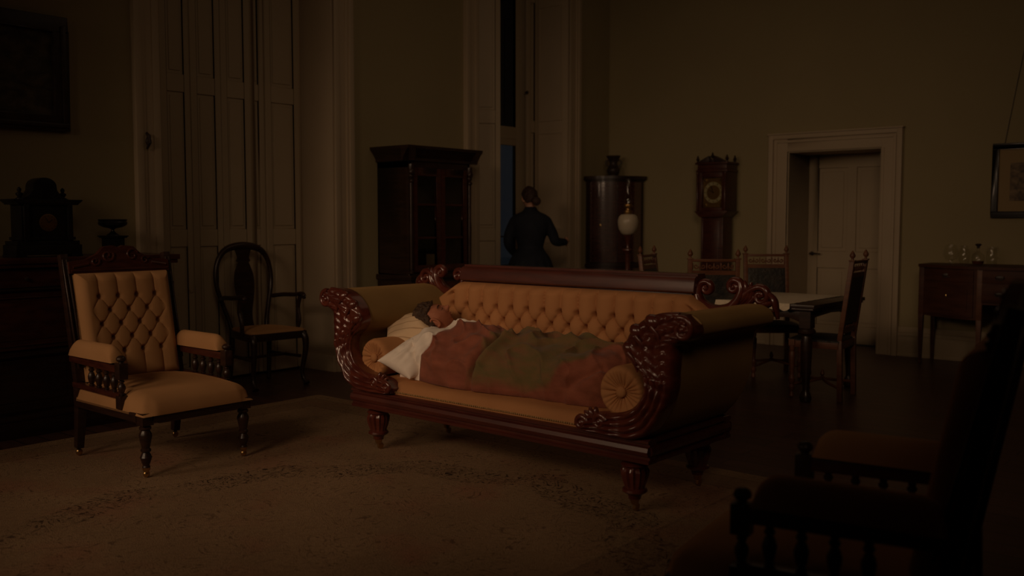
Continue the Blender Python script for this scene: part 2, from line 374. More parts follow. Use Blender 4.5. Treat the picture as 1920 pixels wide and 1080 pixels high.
# ---------------------------------------------------------------- room shell
XL, YR, ZC = -6.5, 9.57, 4.3
WT = 3.95                                  # top of the window openings
struct('floor', box(-7.6, 3.2, -3.2, 10.6, -.1, 0), M['floor'])
struct('ceiling', box(-7.2, 3.2, -3.2, 10.4, ZC, ZC + .1), M['ceil'])
struct('wall_left', join(box(-7.05, XL, -3, 3.70, 0, ZC), box(-7.05, XL, 5.33, 7.19, 0, ZC), box(-7.05, XL, 8.73, 10.3, 0, ZC),
    box(-7.05, XL, 3.70, 5.33, WT, ZC), box(-7.05, XL, 7.19, 8.73, WT, ZC), box(-7.05, -6.99, 3.70, 5.33, 0, WT)), M['wall'])
struct('wall_right', join(box(XL, -4.22, YR, YR + .62, 0, ZC), box(-3.24, 3.1, YR, YR + .62, 0, ZC), box(-4.22, -3.24, YR, YR + .62, 2.057, ZC)), M['wall'])
struct('wall_near', box(-7.05, 3.1, -3.1, -3, 0, ZC), M['wall'])
struct('wall_side', box(3.0, 3.1, -3, YR, 0, ZC), M['wall'])

def casing_v(y0, y1, z1, x=XL, n=1):
    """moulded vertical board on the left wall"""
    g = [box(x, x + .030, y0, y1, 0, z1)]
    wd = y1 - y0
    return join(box(x, x + .028, y0, y1, 0, z1), box(x + .02, x + .055, y0 + wd * .0, y0 + wd * .26, 0, z1), box(x + .02, x + .042, y0 + wd * .26, y0 + wd * .40, 0, z1), box(x + .02, x + .036, y0 + wd * .72, y1, 0, z1))
def window_casing(name, ya, yb, wdt=.20):
    L = casing_v(ya - wdt, ya, WT + wdt)
    Rr = [(v[0], (ya + yb) - v[1], v[2]) for v in L[0]], [tuple(reversed(f)) for f in L[1]]
    top = join(box(XL, XL + .028, ya, yb, WT, WT + wdt), box(XL + .02, XL + .055, ya, yb, WT + wdt * .74, WT + wdt))
    struct(name, join(L, Rr, top), M['paint2'], bevel=.004)
window_casing('trim_1', 3.70, 5.33)
window_casing('trim_2', 7.19, 8.73)
# reveals, painted panelling on the jambs
def jamb(yw, sgn):
    g = [box(-6.97, XL + .01, yw, yw + sgn * .015, 0, WT)]
    for z0, z1 in ((.12, 1.10), (1.24, 2.36), (2.48, 3.8)):
        g += [box(-6.90, -6.56, yw + sgn * .015, yw + sgn * .024, z0, z0 + .025), box(-6.90, -6.56, yw + sgn * .015, yw + sgn * .024, z1 - .025, z1),
              box(-6.90, -6.88, yw + sgn * .015, yw + sgn * .024, z0 + .026, z1 - .026), box(-6.58, -6.56, yw + sgn * .015, yw + sgn * .024, z0 + .026, z1 - .026)]
    return join(*g)
struct('trim_3', join(box(-6.97, XL + .01, 5.315, 5.33, 0, WT), box(-6.97, -6.93, 5.26, 5.33, 0, WT), box(-6.97, XL + .004, 5.30, 5.33, 0, .14)), M['paint2'], bevel=.003)
struct('trim_4', jamb(8.73, -1), M['paint2'], bevel=.002)
struct('trim_5', join(box(-6.97, XL + .01, 3.70, 3.715, 0, WT), box(-6.97, XL + .01, 7.19, 7.205, 0, WT)), M['paint2'])

def leaf(w, panels, th=.035, mold=.028):
    """shutter leaf in local x 0..w, thickness along -y, z absolute: stiles/rails around sunk panels"""
    st = .055; z0, z1 = .02, WT - .02
    g = [box(0, st, -th, 0, z0, z1), box(w - st, w, -th, 0, z0, z1)]
    zs = [z0] + [p for p in panels] + [z1]
    rails = [(z0, z0 + .12)] + [(p - .07, p + .07) for p in panels] + [(z1 - .1, z1)]
    for a, b_ in rails: g.append(box(st, w - st, -th, 0, a, b_))
    for i in range(len(rails) - 1):
        a = rails[i][1]; b_ = rails[i + 1][0]
        g.append(box(st, w - st, -th + .014, -.006, a, b_))
        g.append(box(st + mold, w - st - mold, -th + .006, -.006, a + mold, b_ - mold))
    return join(*g)
def shutter(parent, name, x, y0, y1, tilt=0, panels=(1.19, 2.42)):
    w_ = y1 - y0 - .004
    o = obj(name, leaf(w_, panels), M['paint'], parent, bevel=.003, bseg=1)
    # local x -> world +y , local -y -> world +x
    o.location = (x, y0 + .002, 0); o.rotation_euler = (0, 0, PI / 2 + tilt)
    return o
w1 = struct('window_1', join(box(-6.99, -6.955, 3.715, 3.76, 0, WT), box(-6.99, -6.955, 5.27, 5.315, 0, WT), box(-6.99, -6.955, 3.76, 5.27, WT - .05, WT), box(-6.99, -6.955, 4.49, 4.51, 0, WT - .05)), M['paint'])
ys = [3.72, 3.945, 4.21, 4.487, 4.768, 4.921, 5.275]
for i in range(6):
    s = shutter(w1, 'shutter_leaf', -6.93 - (.018 if i in (0, 4) else 0), ys[i], ys[i + 1], 0)
cord = sweep([(-6.885, 4.205, 3.2), (-6.885, 4.207, 2), (-6.885, 4.205, .83), (-6.885, 4.19, .76), (-6.885, 4.165, .75), (-6.885, 4.15, .78), (-6.885, 4.15, 1.2)], .004, 6, ref=(1, 0, 0))
obj('shutter_cord', cord, M['paint'], w1)

# window 2: glazed sash, opened right hand leaf, left hand leaf closed
w2 = struct('window_2', join(box(-7.02, -6.985, 7.205, 7.26, 0, WT), box(-7.02, -6.985, 8.39, 8.715, 0, WT), box(-7.02, -6.985, 7.26, 8.39, 0, .80),
    box(-7.02, -6.98, 7.26, 8.39, 2.19, 2.40), box(-7.02, -6.985, 7.26, 8.39, WT - .06, WT), box(-7.0, -6.975, 7.26, 8.39, 2.26, 2.30)), M['paint'], bevel=.003)
obj('sash_bar', join(box(-7.015, -6.99, 7.26, 8.39, 1.145, 1.160), box(-7.015, -6.99, 7.26, 8.39, .80, .83), box(-7.015, -6.99, 8.37, 8.39, .8, 2.19)), M['ebony'], w2)
obj('pane', box(-7.006, -7.002, 7.26, 8.39, .80, 2.19), M['pane'], w2); obj('pane', box(-7.006, -7.002, 7.26, 8.39, 2.40, WT - .06), M['pane'], w2)
lf = obj('shutter_leaf', leaf(.50, (1.19, 2.42)), M['paint'], w2, bevel=.003, bseg=1)
lf.location = (-6.88, 7.235, 0); lf.rotation_euler = (0, 0, math.atan2(.37, .32))
shutter(w2, 'shutter_leaf', -6.95, 8.52, 8.71, 0)
obj('shutter_knob', xf(lathe([(.008, 0), (.008, .02), (.018, .028), (.018, .04), (.004, .046)], 12), (-6.93, 8.49, 2.80), (0, PI / 2, 0)), M['bronze'], w2)
# outside the window: sloping blocker added to darken the upper pane, and pale ground
struct('sky_blocker', prism([(-7.06, 4.05), (-10.5, 2.78), (-10.5, 2.88), (-7.06, 4.15)], 2.5, 18.0, 'y'), M['night'])
struct('yard_ground', box(-30, -7.65, -5, 35, -.5, -.4), M['pale_ground'])

# door 1 in a deep recess
DY = YR + .52
struct('trim_6', join(box(-4.42, -4.22, YR - .030, YR, 0, 2.235), box(-3.24, -3.04, YR - .030, YR, 0, 2.235), box(-4.22, -3.24, YR - .030, YR, 2.057, 2.235),
    box(-4.42, -4.37, YR - .055, YR, 0, 2.235), box(-3.09, -3.04, YR - .055, YR, 0, 2.235), box(-4.37, -3.09, YR - .054, YR, 2.19, 2.234),
    box(-4.36, -4.33, YR - .042, YR, 0, 2.175), box(-3.13, -3.10, YR - .042, YR, 0, 2.175), box(-4.33, -3.13, YR - .041, YR, 2.15, 2.175),
    box(-4.43, -3.03, YR - .068, YR, 2.235, 2.25),
    box(-4.245, -4.22, YR - .036, YR, 0, 2.057), box(-3.24, -3.215, YR - .036, YR, 0, 2.057)), M['paint2'], bevel=.003)
struct('trim_7', join(box(-4.22, -4.205, YR - .01, DY, 0, 2.057), box(-3.255, -3.24, YR - .01, DY, 0, 2.057), box(-4.205, -3.255, YR - .01, DY, 2.045, 2.057)), M['paint'])
def door():
    x0, x1, z1 = -4.205, -3.255, 2.045; y = DY; st = .11; xm = (x0 + x1) / 2
    g = [box(x0, x0 + st, y, y + .04, 0.005, z1), box(x1 - st, x1, y, y + .04, 0.005, z1), box(xm - .05, xm + .05, y + .002, y + .038, 0.006, z1 - .001)]
    for a, b_ in ((.005, .2), (.82, 1.0), (1.9, z1)): g.append(box(x0 + st, x1 - st, y, y + .04, a, b_))
    for xa, xb in ((x0 + st, xm - .05), (xm + .05, x1 - st)):
        for a, b_ in ((.2, .82), (1.0, 1.9)):
            g.append(box(xa, xb, y + .015, y + .035, a, b_)); g.append(box(xa + .04, xb - .04, y + .007, y + .03, a + .04, b_ - .04))
    return join(*g)
d1 = struct('door_1', door(), M['paint'], bevel=.003, bseg=1)
hd = obj('door_handle', join(xf(lathe([(.006, 0), (.022, .003), (.022, .008), (.009, .012), (.009, .05), (.013, .055), (.013, .062), (.003, .066)], 14), (-4.15, DY, .975), (PI / 2, 0, 0)),
    sweep([(-4.15, DY - .06, .975), (-4.10, DY - .062, .977), (-4.04, DY - .058, .972)], [.009, .008, .006], 8)), M['bronze'], d1)
obj('threshold', box(-4.2, -3.26, DY - .02, DY + .04, 0, .012), M['night'], d1)

def base_r(xa, xb): return join(box(xa, xb, YR - .022, YR, 0, .20), box(xa, xb, YR - .030, YR, .20, .235), box(xa, xb, YR - .016, YR, .235, .29), box(xa, xb, YR - .034, YR, 0, .03))
struct('baseboard_right', join(base_r(XL, -4.42), base_r(-3.04, 3.0)), M['paint'], bevel=.003)
def base_l(ya, yb): return join(box(XL, XL + .022, ya, yb, 0, .20), box(XL, XL + .030, ya, yb, .20, .235), box(XL, XL + .016, ya, yb, .235, .29))
struct('baseboard_left', join(base_l(-3, 3.50), base_l(5.53, 6.99), base_l(8.93, YR)), M['paint'], bevel=.003)
hk = obj('trim_8', join(sweep([(XL + .055, 3.575, 1.96), (XL + .085, 3.575, 1.94), (XL + .09, 3.578, 1.89), (XL + .055, 3.575, 1.85)], [.010, .013, .013, .008], 8, ref=(0, 1, 0)), ell((XL + .07, 3.578, 1.90), (.014, .02, .035), 10, 8)), M['bronze'])
hk['kind'] = 'structure'

rug = obj('carpet', grid(2, 2, lambda a, b_: (0, 0, 0)), M['rug'])
bpy.data.objects.remove(rug)
rug = obj('carpet', slab(60, 60, lambda a, b_: ((a - .5) * 3.95, (b_ - .5) * 5.3, .010 + .0025 * noise.noise(Vector((a * 9, b_ * 9, 0)))), lambda a, b_: ((a - .5) * 3.95, (b_ - .5) * 5.3, .001)), M['rug'])
rug.location = (-3.72, 1.85, 0)
tag(rug, 'large worn beige carpet with dark scrollwork lying under the sofa', 'carpet')
RZ = .012   # carpet height

# ---------------------------------------------------------------- sofa
OS = Vector((-3.159, 3.521, 0)); AS = R(-1.54)
sofa = thing('scroll_arm_sofa', 'long mahogany scroll-arm sofa with gold velvet and a tufted back', 'sofa', tuple(OS), AS)
HL, DP = 1.0, .70
# seat rail: moulded profile extruded round the base
def rail_long(L, prof):
    return prism([(p, q) for p, q in prof], -L, L, 'x')
rp = [(.00, .262), (-.012, .262), (-.014, .276), (-.004, .282), (-.004, .292), (-.020, .300), (-.026, .318), (-.020, .336), (-.004, .342), (-.004, .350), (-.016, .354), (-.016, .366), (.0, .372), (.05, .372), (.05, .262)]
obj('seat_rail', join(rail_long(HL + .015, rp), prism([(DP - p, q) for p, q in rp], -HL - .015, HL + .015, 'x'),
    prism([(HL - .0 - p, q) for p, q in rp], .0, DP, 'y'), prism([(-HL + p, q) for p, q in rp], .0, DP, 'y')), M['mahog_rail'], sofa, sharp=25)
def seat_top(a, b_):
    u = (a - .5) * 2 * (HL - .02); v = -.002 + b_ * (DP - .06)
    ex = min(1, a / .04, (1 - a) / .04); ey = min(1, b_ / .10, (1 - b_) / .1); e = max(0, min(ex, ey)); e = math.sqrt(1 - (1 - e) ** 2)
    return (u, v, .372 + e * .058 + .018 * math.sin(PI * b_) + .006 * noise.noise(Vector((u * 3, v * 3, 1))))
seat_o = obj('seat', slab(90, 40, seat_top, lambda a, b_: ((a - .5) * 2 * (HL - .02), -.002 + b_ * (DP - .06), .33)), M['velvet'], sofa, sharp=80)
# nail braid along the seat front, about 100 nails, one strip
nails = join(*[ell((u, -.006, .384), (.0052, .004, .0052), 8, 5) for u in [(-.66 + i * .0135) for i in range(96)]])
nl = obj('nail_trim', nails, M['piping'], sofa)
# carved scroll fronts
I_ = [(.635, .405), (.70, .448), (.78, .463), (.86, .475), (.93, .50), (.975, .54), (1.0, .60), (.985, .665), (.925, .715), (.895, .765), (.915, .83), (.975, .89), (1.05, .925), (1.13, .937), (1.19, .932)]
O_ = [(.65, .375), (.75, .365), (.85, .363), (.94, .366), (1.02, .40), (1.075, .47), (1.115, .54), (1.14, .62), (1.142, .68), (1.148, .74), (1.150, .795), (1.18, .815), (1.225, .828), (1.25, .858), (1.245, .89)]
Ic = cat([(p[0], p[1], 0) for p in I_], 12); Oc = cat([(p[0], p[1], 0) for p in O_], 12)
def carve(sg):
    n = len(Ic); m_ = 33
    def f(a, b_):
        i = min(n - 1, int(round(b_ * (n - 1)))); s = b_; t = a
        p = Ic[i].lerp(Oc[i], t)
        dome = math.sqrt(max(0, 1 - (2 * t - 1) ** 2)) ** .7
        if s > .50:
            q = t * 3; fr = abs((q % 1) - .5) * 2
            sw_ = (s * 19 + fr * .9) % 1.0; rel = .85 * (1 - fr ** 2.4) * (.25 + .75 * (sw_ ** .7) * (1 - sw_ ** 8))
        else:
            q = t * 4.0; fr = abs((q % 1) - .5) * 2
            rel = .8 * (1 - fr ** 1.6) * (.8 + .2 * math.sin(s * 70 + t * 6)) - .25 * math.exp(-((s - .47) / .01) ** 2)
        k = min(1, s / .04, (1 - s) / .05); k = max(0, k)
        d = .030 + (.030 * dome + .024 * rel * (dome ** .6)) * math.sqrt(k + 1e-6)
        return (sg * p.x, .012 - d, p.y)
    def g(a, b_):
        i = min(n - 1, int(round(b_ * (n - 1)))); p = Ic[i].lerp(Oc[i], a); return (sg * p.x, .035, p.y)
    body = slab(m_, n, f, g)
    ex = []
    for (u, z, r) in ((.928, .772, .036), (.965, .848, .038), (1.045, .893, .040)):
        ex.append(ell((sg * u, -.036, z), (r, .030, r * .80), 18, 12, (0, sg * .6, 0)))
        ex.append(sweep([(sg * (u + .004), -.058, z - .02), (sg * (u + .035), -.056, z - .05), (sg * (u + .05), -.05, z - .10)], [.012, .010, .004], 8))
    for (cx, cz, r0, tn, a0, s_) in ((1.195, .872, .052, 1.4, 1.9, -1), (.672, .408, .034, 1.3, .2, 1), (.775, .425, .036, 1.4, .3, 1)):
        pts, rr_ = spiral(cx, cz, r0, tn, a0, .014, .010, -.048, s_)
        ex.append(sweep([(sg * p[0], p[1], p[2]) for p in pts], rr_, 10))
        ex.append(ell((sg * cx, -.046, cz), (.016, .018, .016), 12, 8))
    # beaded inner edge ribbon
    rib = [(sg * (Ic[i].x * .93 + Oc[i].x * .07), -.028, Ic[i].y * .93 + Oc[i].y * .07) for i in range(26, n - 6, 2)]
    ex.append(sweep(rib, .010, 8))
    lea = [(.70, .45, .9), (.72, .46, .5), (.745, .465, .2)]
    for (u, z, a) in lea: ex.append(xf(ell((0, 0, 0), (.012, .016, .03), 10, 8), (sg * u, -.03, z - .005), (0, sg * -a, 0)))
    return join(body, *ex)
for sg in (1, -1): obj('arm_carving', carve(sg), M['mahog'], sofa, sharp=60)
# upholstered arms: S profile bodies
Ai = [(.86, .40), (.95, .46), (1.0, .54), (1.01, .60), (.995, .665), (.935, .715), (.905, .765), (.92, .825), (.98, .883), (1.05, .917), (1.13, .930), (1.19, .925), (1.235, .895), (1.240, .855), (1.21, .832), (1.16, .812), (1.143, .78), (1.138, .70), (1.128, .60), (1.07, .47), (1.0, .385), (.86, .385)]
Aic = [(p.x, p.y) for p in cat([(a, b_, 0) for a, b_ in Ai[:-1]], 5)] + [Ai[-1]]
for sg in (1, -1):
    arm = obj('arm_upholstery', prism([(sg * a, b_) for a, b_ in Aic], .035, .69, 'y'), M['velvet_arm'], sofa, sharp=50)
    pp = [(sg * a, .030, b_) for a, b_ in Aic[22:75]]
    obj('piping', sweep(pp, .0055, 6), M['piping'], arm)
# wooden moulding between arm and bolster, hint of show wood behind the cushions
# back: panel, tufted cushion, crest
Bz0, Bz1 = .43, .955
def hw(z): return .80 + .17 * max(0, min(1, (.955 - z) / .10))
def back_f(a, b_):
    z = Bz0 + b_ * (Bz1 - Bz0); W = 2 * hw(z); x = (a - .5) * W
    h_ = tuft_h(x, z, .0, .1195, .072, .822, 5, W, Bz0, Bz1, .46, .26, .80, .10)
    yb = .665 + (z - .43) * .06
    return (x, yb - .075 * h_, z)
obj('back_cushion', slab(420, 110, back_f, lambda a, b_: ((a - .5) * 2 * hw(Bz0 + b_ * (Bz1 - Bz0)), .70, Bz0 + b_ * (Bz1 - Bz0))), M['velvet'], sofa, sharp=70)
obj('back_panel', join(box(-.97, .97, .695, .73, .30, .86), box(-.80, .80, .695, .745, .84, .975)), M['mahog_dark'], sofa, bevel=.004)
cr = [(.700, .962), (.674, .964), (.664, .972), (.6645, .985), (.667, 1.000), (.6695, 1.015), (.6725, 1.030), (.678, 1.040), (.690, 1.047), (.705, 1.050), (.705, 1.060), (.775, 1.060), (.782, 1.04), (.782, .962)]
obj('crest_rail', prism(cr, -.805, .825, 'x'), M['mahog_rail'], sofa, sharp=28)
def back_scroll(sg):
    g = []; y = .72
    def S(pts): return [(sg * p[0], y + (p[1] if len(p) > 2 else 0), p[-1]) for p in pts]
    # inner volute + U + second volute as one tube
    s1, r1 = spiral(.868, .990, .040, 1.25, PI * .95, .017, .012, 0, -1, 30)
    s1 = list(reversed(s1)); r1 = list(reversed(r1))
    u = [(p.x, 0, p.z) for p in cat([(.826, 0, .992), (.822, 0, .955), (.840, 0, .918), (.880, 0, .893), (.940, 0, .884), (1.000, 0, .900), (1.042, 0, .940), (1.062, 0, .985), (1.055, 0, 1.020)], 6)]
    s2, r2 = spiral(1.022, 1.004, .038, 1.25, PI * .18, .018, .012, 0, 1, 30)
    n1, n2 = len(s1), len(u)
    g.append(sweep(S(s1 + u[2:-2] + s2), r1 + [.019 + .009 * math.sin(PI * i / (n2 - 5)) for i in range(n2 - 4)] + r2, 10, 1.5))
    # inner highlight ribbon
    g.append(sweep(S([(p[0] * .985 + .014, -.025, p[2] + .012) for p in u[8:-12]]), .007, 6))
    # third volute and leaf branches
    s3, r3 = spiral(1.160, .965, .046, 1.3, PI * .62, .017, .012, 0, -1, 30)
    br_ = [(p.x, 0, p.z) for p in cat([(1.00, 0, .895), (1.045, 0, .925), (1.085, 0, .975), (1.130, 0, 1.005)], 5)]
    g.append(sweep(S(br_[:-2] + s3), [.016] * (len(br_) - 2) + r3, 10, 1.4))
    for pts, r in (([(1.03, 0, .905), (1.075, 0, .95), (1.085, 0, 1.00), (1.072, 0, 1.035)], .014), ([(1.04, 0, .905), (1.09, 0, .95), (1.105, 0, 1.0), (1.11, 0, 1.03)], .013),
                   ([(1.05, 0, .90), (1.10, 0, .935), (1.12, 0, .985), (1.145, 0, 1.025)], .013), ([(1.02, 0, .89), (1.08, 0, .91), (1.115, 0, .94), (1.125, 0, .965)], .015),
                   ([(1.00, 0, .885), (1.10, 0, .895), (1.19, 0, .925), (1.225, 0, .94)], .020), ([(1.19, 0, .985), (1.225, 0, .955), (1.238, 0, .915), (1.25, 0, .86)], .017)):
        c_ = cat(pts, 6); n = len(c_)
        g.append(sweep(S([(p.x, 0, p.z) for p in c_]), [r * (.35 + .65 * math.sin(PI * min(1, .12 + .88 * i / n))) for i in range(n)], 8, 1.4))
    g.append(prism([(sg * a, b_) for a, b_ in ((.80, .84), (1.20, .86), (1.24, .90), (1.15, .915), (1.0, .895), (.94, .875), (.86, .895), (.80, .93))], .70, .745))
    for c_ in ((.868, .990), (1.022, 1.004), (1.160, .965)): g.append(ell((sg * c_[0], y, c_[1]), (.013, .028, .013), 12, 8))
    return join(*g)
for sg in (1, -1): obj('back_scroll', back_scroll(sg), M['mahog'], sofa, sharp=50)
# legs
lp = [(.042, .262), (.052, .262), (.052, .248), (.040, .244), (.036, .236), (.050, .228), (.056, .218), (.048, .210), (.054, .202), (.060, .190), (.058, .17), (.052, .145), (.044, .122), (.040, .112), (.048, .106), (.050, .096), (.042, .088), (.030, .082), (.026, .072), (.024, .060)]
def caster(z1, r=.018, k=1.0):
    """socket + wheel; local origin under the leg"""
    return join(lathe([(.016 * k, .034), (.018 * k, .04), (.022 * k, z1 - .004), (.024 * k, z1)], 14), box(-.006 * k, .006 * k, -.004, .018 * k, .012, .036),
                xf(lathe([(.008, -.008 * k), (r, -.007 * k), (r, .007 * k), (.008, .008 * k)], 18), (0.0, .014 * k, r), (0, PI / 2, 0)))
for u in (-.885, .885):
    for v in (.075, .625):
        lg = obj('leg', xf(lathe([(r_ * 1.16, z_) for r_, z_ in reversed(lp)], 40, 14, .16, (.118, .205)), (u, v, RZ)), M['mahog'], sofa, sharp=30)
        ca = obj('caster', xf(caster(.062), (u, v, RZ)), M['brass'], lg)
# bolsters
def bolster(name, label, u, v0, v1, z, r, tw=0):
    t = thing(name, label, 'bolster cushion', tuple(OS + Matrix.Rotation(AS, 3, 'Z') @ Vector((u, v0, z))), AS, 'velvet bolsters on the sofa')
    L = v1 - v0; n = 160
    prof = [(.004, .014), (.02, .008), (.035, .010), (.06, .002), (r * .82, -.008), (r * .95, .004), (r, .022), (r, L / 2), (r, L - .03), (r * .9, L), (.01, L)]
    V = []; F = []
    pr = [(p.x, p.y) for p in cat([(a, b_, 0) for a, b_ in prof[:7]], 4)] + prof[7:]
    for k, (rr_, d) in enumerate(pr):
        for i in range(n):
            a = 2 * PI * i / n; wv_ = math.sin(a * 11 + 1.5 * math.sin(a * 3)); dd = d
            if rr_ < r * .97 and d < L * .3: dd += .011 * (abs(wv_) ** .6 * -1 + .45) * min(1, rr_ / .04) * (1 - (rr_ / r) ** 4)
            V.append((rr_ * math.cos(a) * 1.03, dd, rr_ * math.sin(a)))
    for k in range(len(pr) - 1):
        for i in range(n):
            j = (i + 1) % n; F.append((k * n + i, k * n + j, (k + 1) * n + j, (k + 1) * n + i))
    F.append(tuple(range(n))); F.append(tuple((len(pr) - 1) * n + i for i in range(n)))
    obj('cover', (V, F), M['velvet'], t, sharp=80)
    obj('button', ell((0, .0, 0), (.026, .016, .026), 20, 12), M['velvet'], t)
    return t
bolster('bolster_cushion', 'round gold velvet bolster with pleated end at the right, foot end of sofa', .848, .015, .60, .561, .118)
bolster('bolster_cushion', 'gold velvet bolster at the left end of sofa, partly under white bedding', -.868, .035, .60, .550, .108)

def S2W(p): return OS + Matrix.Rotation(AS, 3, 'Z') @ Vector(p)
# ---------------------------------------------------------------- bedding
def quad_pillow(P, th, n=60, pin=.20, ex=.85, seed=0, lump=.006):
    P = [Vector(p) for p in P]; nrm = (P[1] - P[0]).cross(P[3] - P[0]).normalized()
    def pt(a, b_, s):
        # pinch edges inwards between corners
        ca = 1 - pin * math.sin(PI * b_) * (1 if True else 0); cb = 1 - pin * math.sin(PI * a)
        a2 = .5 + (a - .5) * ca; b2 = .5 + (b_ - .5) * cb
        p = P[0].lerp(P[1], a2).lerp(P[3].lerp(P[2], a2), b2)
        h_ = (max(0, math.sin(PI * a)) * max(0, math.sin(PI * b_))) ** ex * th / 2
        h_ *= 1 + .22 * noise.noise(Vector((a * 3 + seed, b_ * 3, s)))
        h_ += lump * noise.noise(Vector((a * 9 + seed, b_ * 7, s * 2))) * math.sin(PI * a) * math.sin(PI * b_)
        return tuple(p + nrm * h_ * s)
    return slab(n, n, lambda a, b_: pt(a, b_, 1), lambda a, b_: pt(a, b_, -1))
def in_sofa(name, g, mt, label, cat_, **k):
    o = obj(name, g, mt, **k); o.location = OS; o.rotation_euler = (0, 0, AS); return tag(o, label, cat_)
in_sofa('striped_pillow', quad_pillow([(-1.10, .28, .825), (-.86, .10, .595), (-.56, .42, .575), (-.86, .57, .745)], .15, pin=.15, ex=.75), M['ticking'], 'cream striped pillow propped against the left sofa arm, beneath the head', 'pillow', sharp=60)
in_sofa('white_pillow', quad_pillow([(-.785, -.015, .545), (-.59, .05, .455), (-.50, .36, .56), (-.735, .36, .715)], .17, pin=.06, ex=.45, seed=3, lump=.022), M['linen'], 'white linen pillow bunched at the front left of sofa seat', 'pillow', sharp=60)
def body_h(u):
    return .275 + .012 * math.sin(u * 9) - .02 * max(0, (u - .45) / .3)
def v_front(u): return .075 + .055 * max(0, (u + .1)) + .02 * math.sin(u * 7) + .22 * max(0, u - .42) + .10 * max(0, -.45 - u)
def cover(u, t, lift=0, sd=0):
    """t 0 at front edge on the seat, 1 at the back"""
    vf = v_front(u); vb = .590; zf = .440 + .004
    v = vf + (vb - vf) * (t ** 1.15) - .035 * math.sin(PI * min(1, t * 2.4)) * 1.0 * (1 if t < .417 else 0)
    H = body_h(u)
    prof = (math.sin(PI / 2 * min(1, t / .62))) ** .62
    if t > .62: prof = 1 - .16 * ((t - .62) / .38) ** 2
    z = zf + H * prof
    q = math.sin(PI * min(1, t * 1.02)) if t < .98 else 0.05
    # folds
    N = noise.noise(Vector((u * 3.0 + sd, t * 2.6, 2.0))) * .036 + noise.noise(Vector((u * 8 + t * 4 + sd, t * 5 - u * 3, 5.0))) * .022 + noise.noise(Vector((u * 17 + t * 9 + sd, t * 8 - u * 6, 7.0))) * .008
    ridge = 1 - abs(noise.noise(Vector((u * 5.5 + t * 3.2 + sd, t * 4.5 - u * 1.2, 9.0)))) * 2
    N += .026 * max(0, ridge) ** 4
    def line(u0, t0, u1, t1, wd, amp):
        dx, dy = u1 - u0, t1 - t0; L2 = dx * dx + dy * dy; k = max(0, min(1, ((u - u0) * dx + (t - t0) * dy) / L2))
        d = math.hypot(u - u0 - k * dx, (t - t0 - k * dy)); return amp * math.exp(-(d / wd) ** 2)
    N += line(-.38, .50, -.20, .80, .08, .020) + line(-.20, .55, -.30, .30, .05, .022) + line(-.10, .88, .22, .80, .045, -.030) + line(-.12, .97, .25, .92, .04, .02)
    N += line(-.150, .0, -.10, .46, .016, -.085) + line(-.105, .03, -.06, .48, .030, .034) + line(-.20, .05, -.17, .35, .03, .016) + line(.42, .0, .62, .22, .028, -.045) + line(-.58, .02, -.50, .3, .02, -.03) + line(.33, .55, .36, .95, .05, .03) + line(.10, .62, .22, .66, .04, -.018)
    N += line(.30, .05, .55, .32, .05, .030) + line(.25, .20, .48, .50, .05, -.022) + line(-.58, .1, -.42, .55, .05, .018)
    N *= (.35 + .65 * q) if t > .04 else .3
    kt = max(0, min(1, (t - .66) / .22)); N *= 1 - .80 * kt * kt * (3 - 2 * kt)
    N += .016 * math.sin(u * 13 + 1) * math.exp(-((t - .10) / .10) ** 2)
    n = Vector((0, -math.cos(PI / 2 * min(1, t / .6)), math.sin(PI / 2 * min(1, t / .6)) + .15)).normalized()
    p = Vector((u, v, z)) + n * (N + lift)
    p.z = max(p.z, .436 + .008 + lift * .3)
    return p
UE = .735
def bl_top(a, b_, off=0):
    t = b_; u0 = -.615 + .17 * t ** 1.3 + .012 * math.sin(t * 14)
    u = u0 + (UE - .05 * (1 - t) - u0) * a
    p = cover(u, t, off)
    e = min(1, (1 - a) / .07); e = math.sqrt(max(0, 1 - (1 - e) ** 2))          # foot end falls to the seat
    p.z = .446 + (p.z - .446) * (.12 + .88 * e)
    return tuple(p)
in_sofa('blanket', slab(230, 110, lambda a, b_: bl_top(a, b_, 0), lambda a, b_: tuple(Vector(bl_top(a, b_, -.012)) + Vector((0, .004, -.004)))), M['blanket'], 'red-brown and green wool blanket covering the sleeping boy on the sofa', 'blanket', sharp=80)
def sh(a, b_, off):
    t = b_; u1 = -.56 + .17 * t ** 1.3; u0 = -.745 + .175 * t ** 1.4 + .010 * math.sin(t * 11)
    u = u0 + (u1 - u0) * a; p = cover(u, t, .004 + off + .006 * math.sin(a * PI), 0)
    e = min(1, a / .35); p.z = p.z - (.05 if t > .15 else .02) * (1 - math.sqrt(max(0, 1 - (1 - e) ** 2)))
    p.z += .004 * noise.noise(Vector((a * 5, t * 18, 3)))
    return tuple(p)
in_sofa('bed_sheet', slab(40, 110, lambda a, b_: sh(a, b_, 0), lambda a, b_: sh(a, b_, -.010)), M['linen'], 'white sheet turned back over the top edge of the blanket', 'sheet', sharp=80)

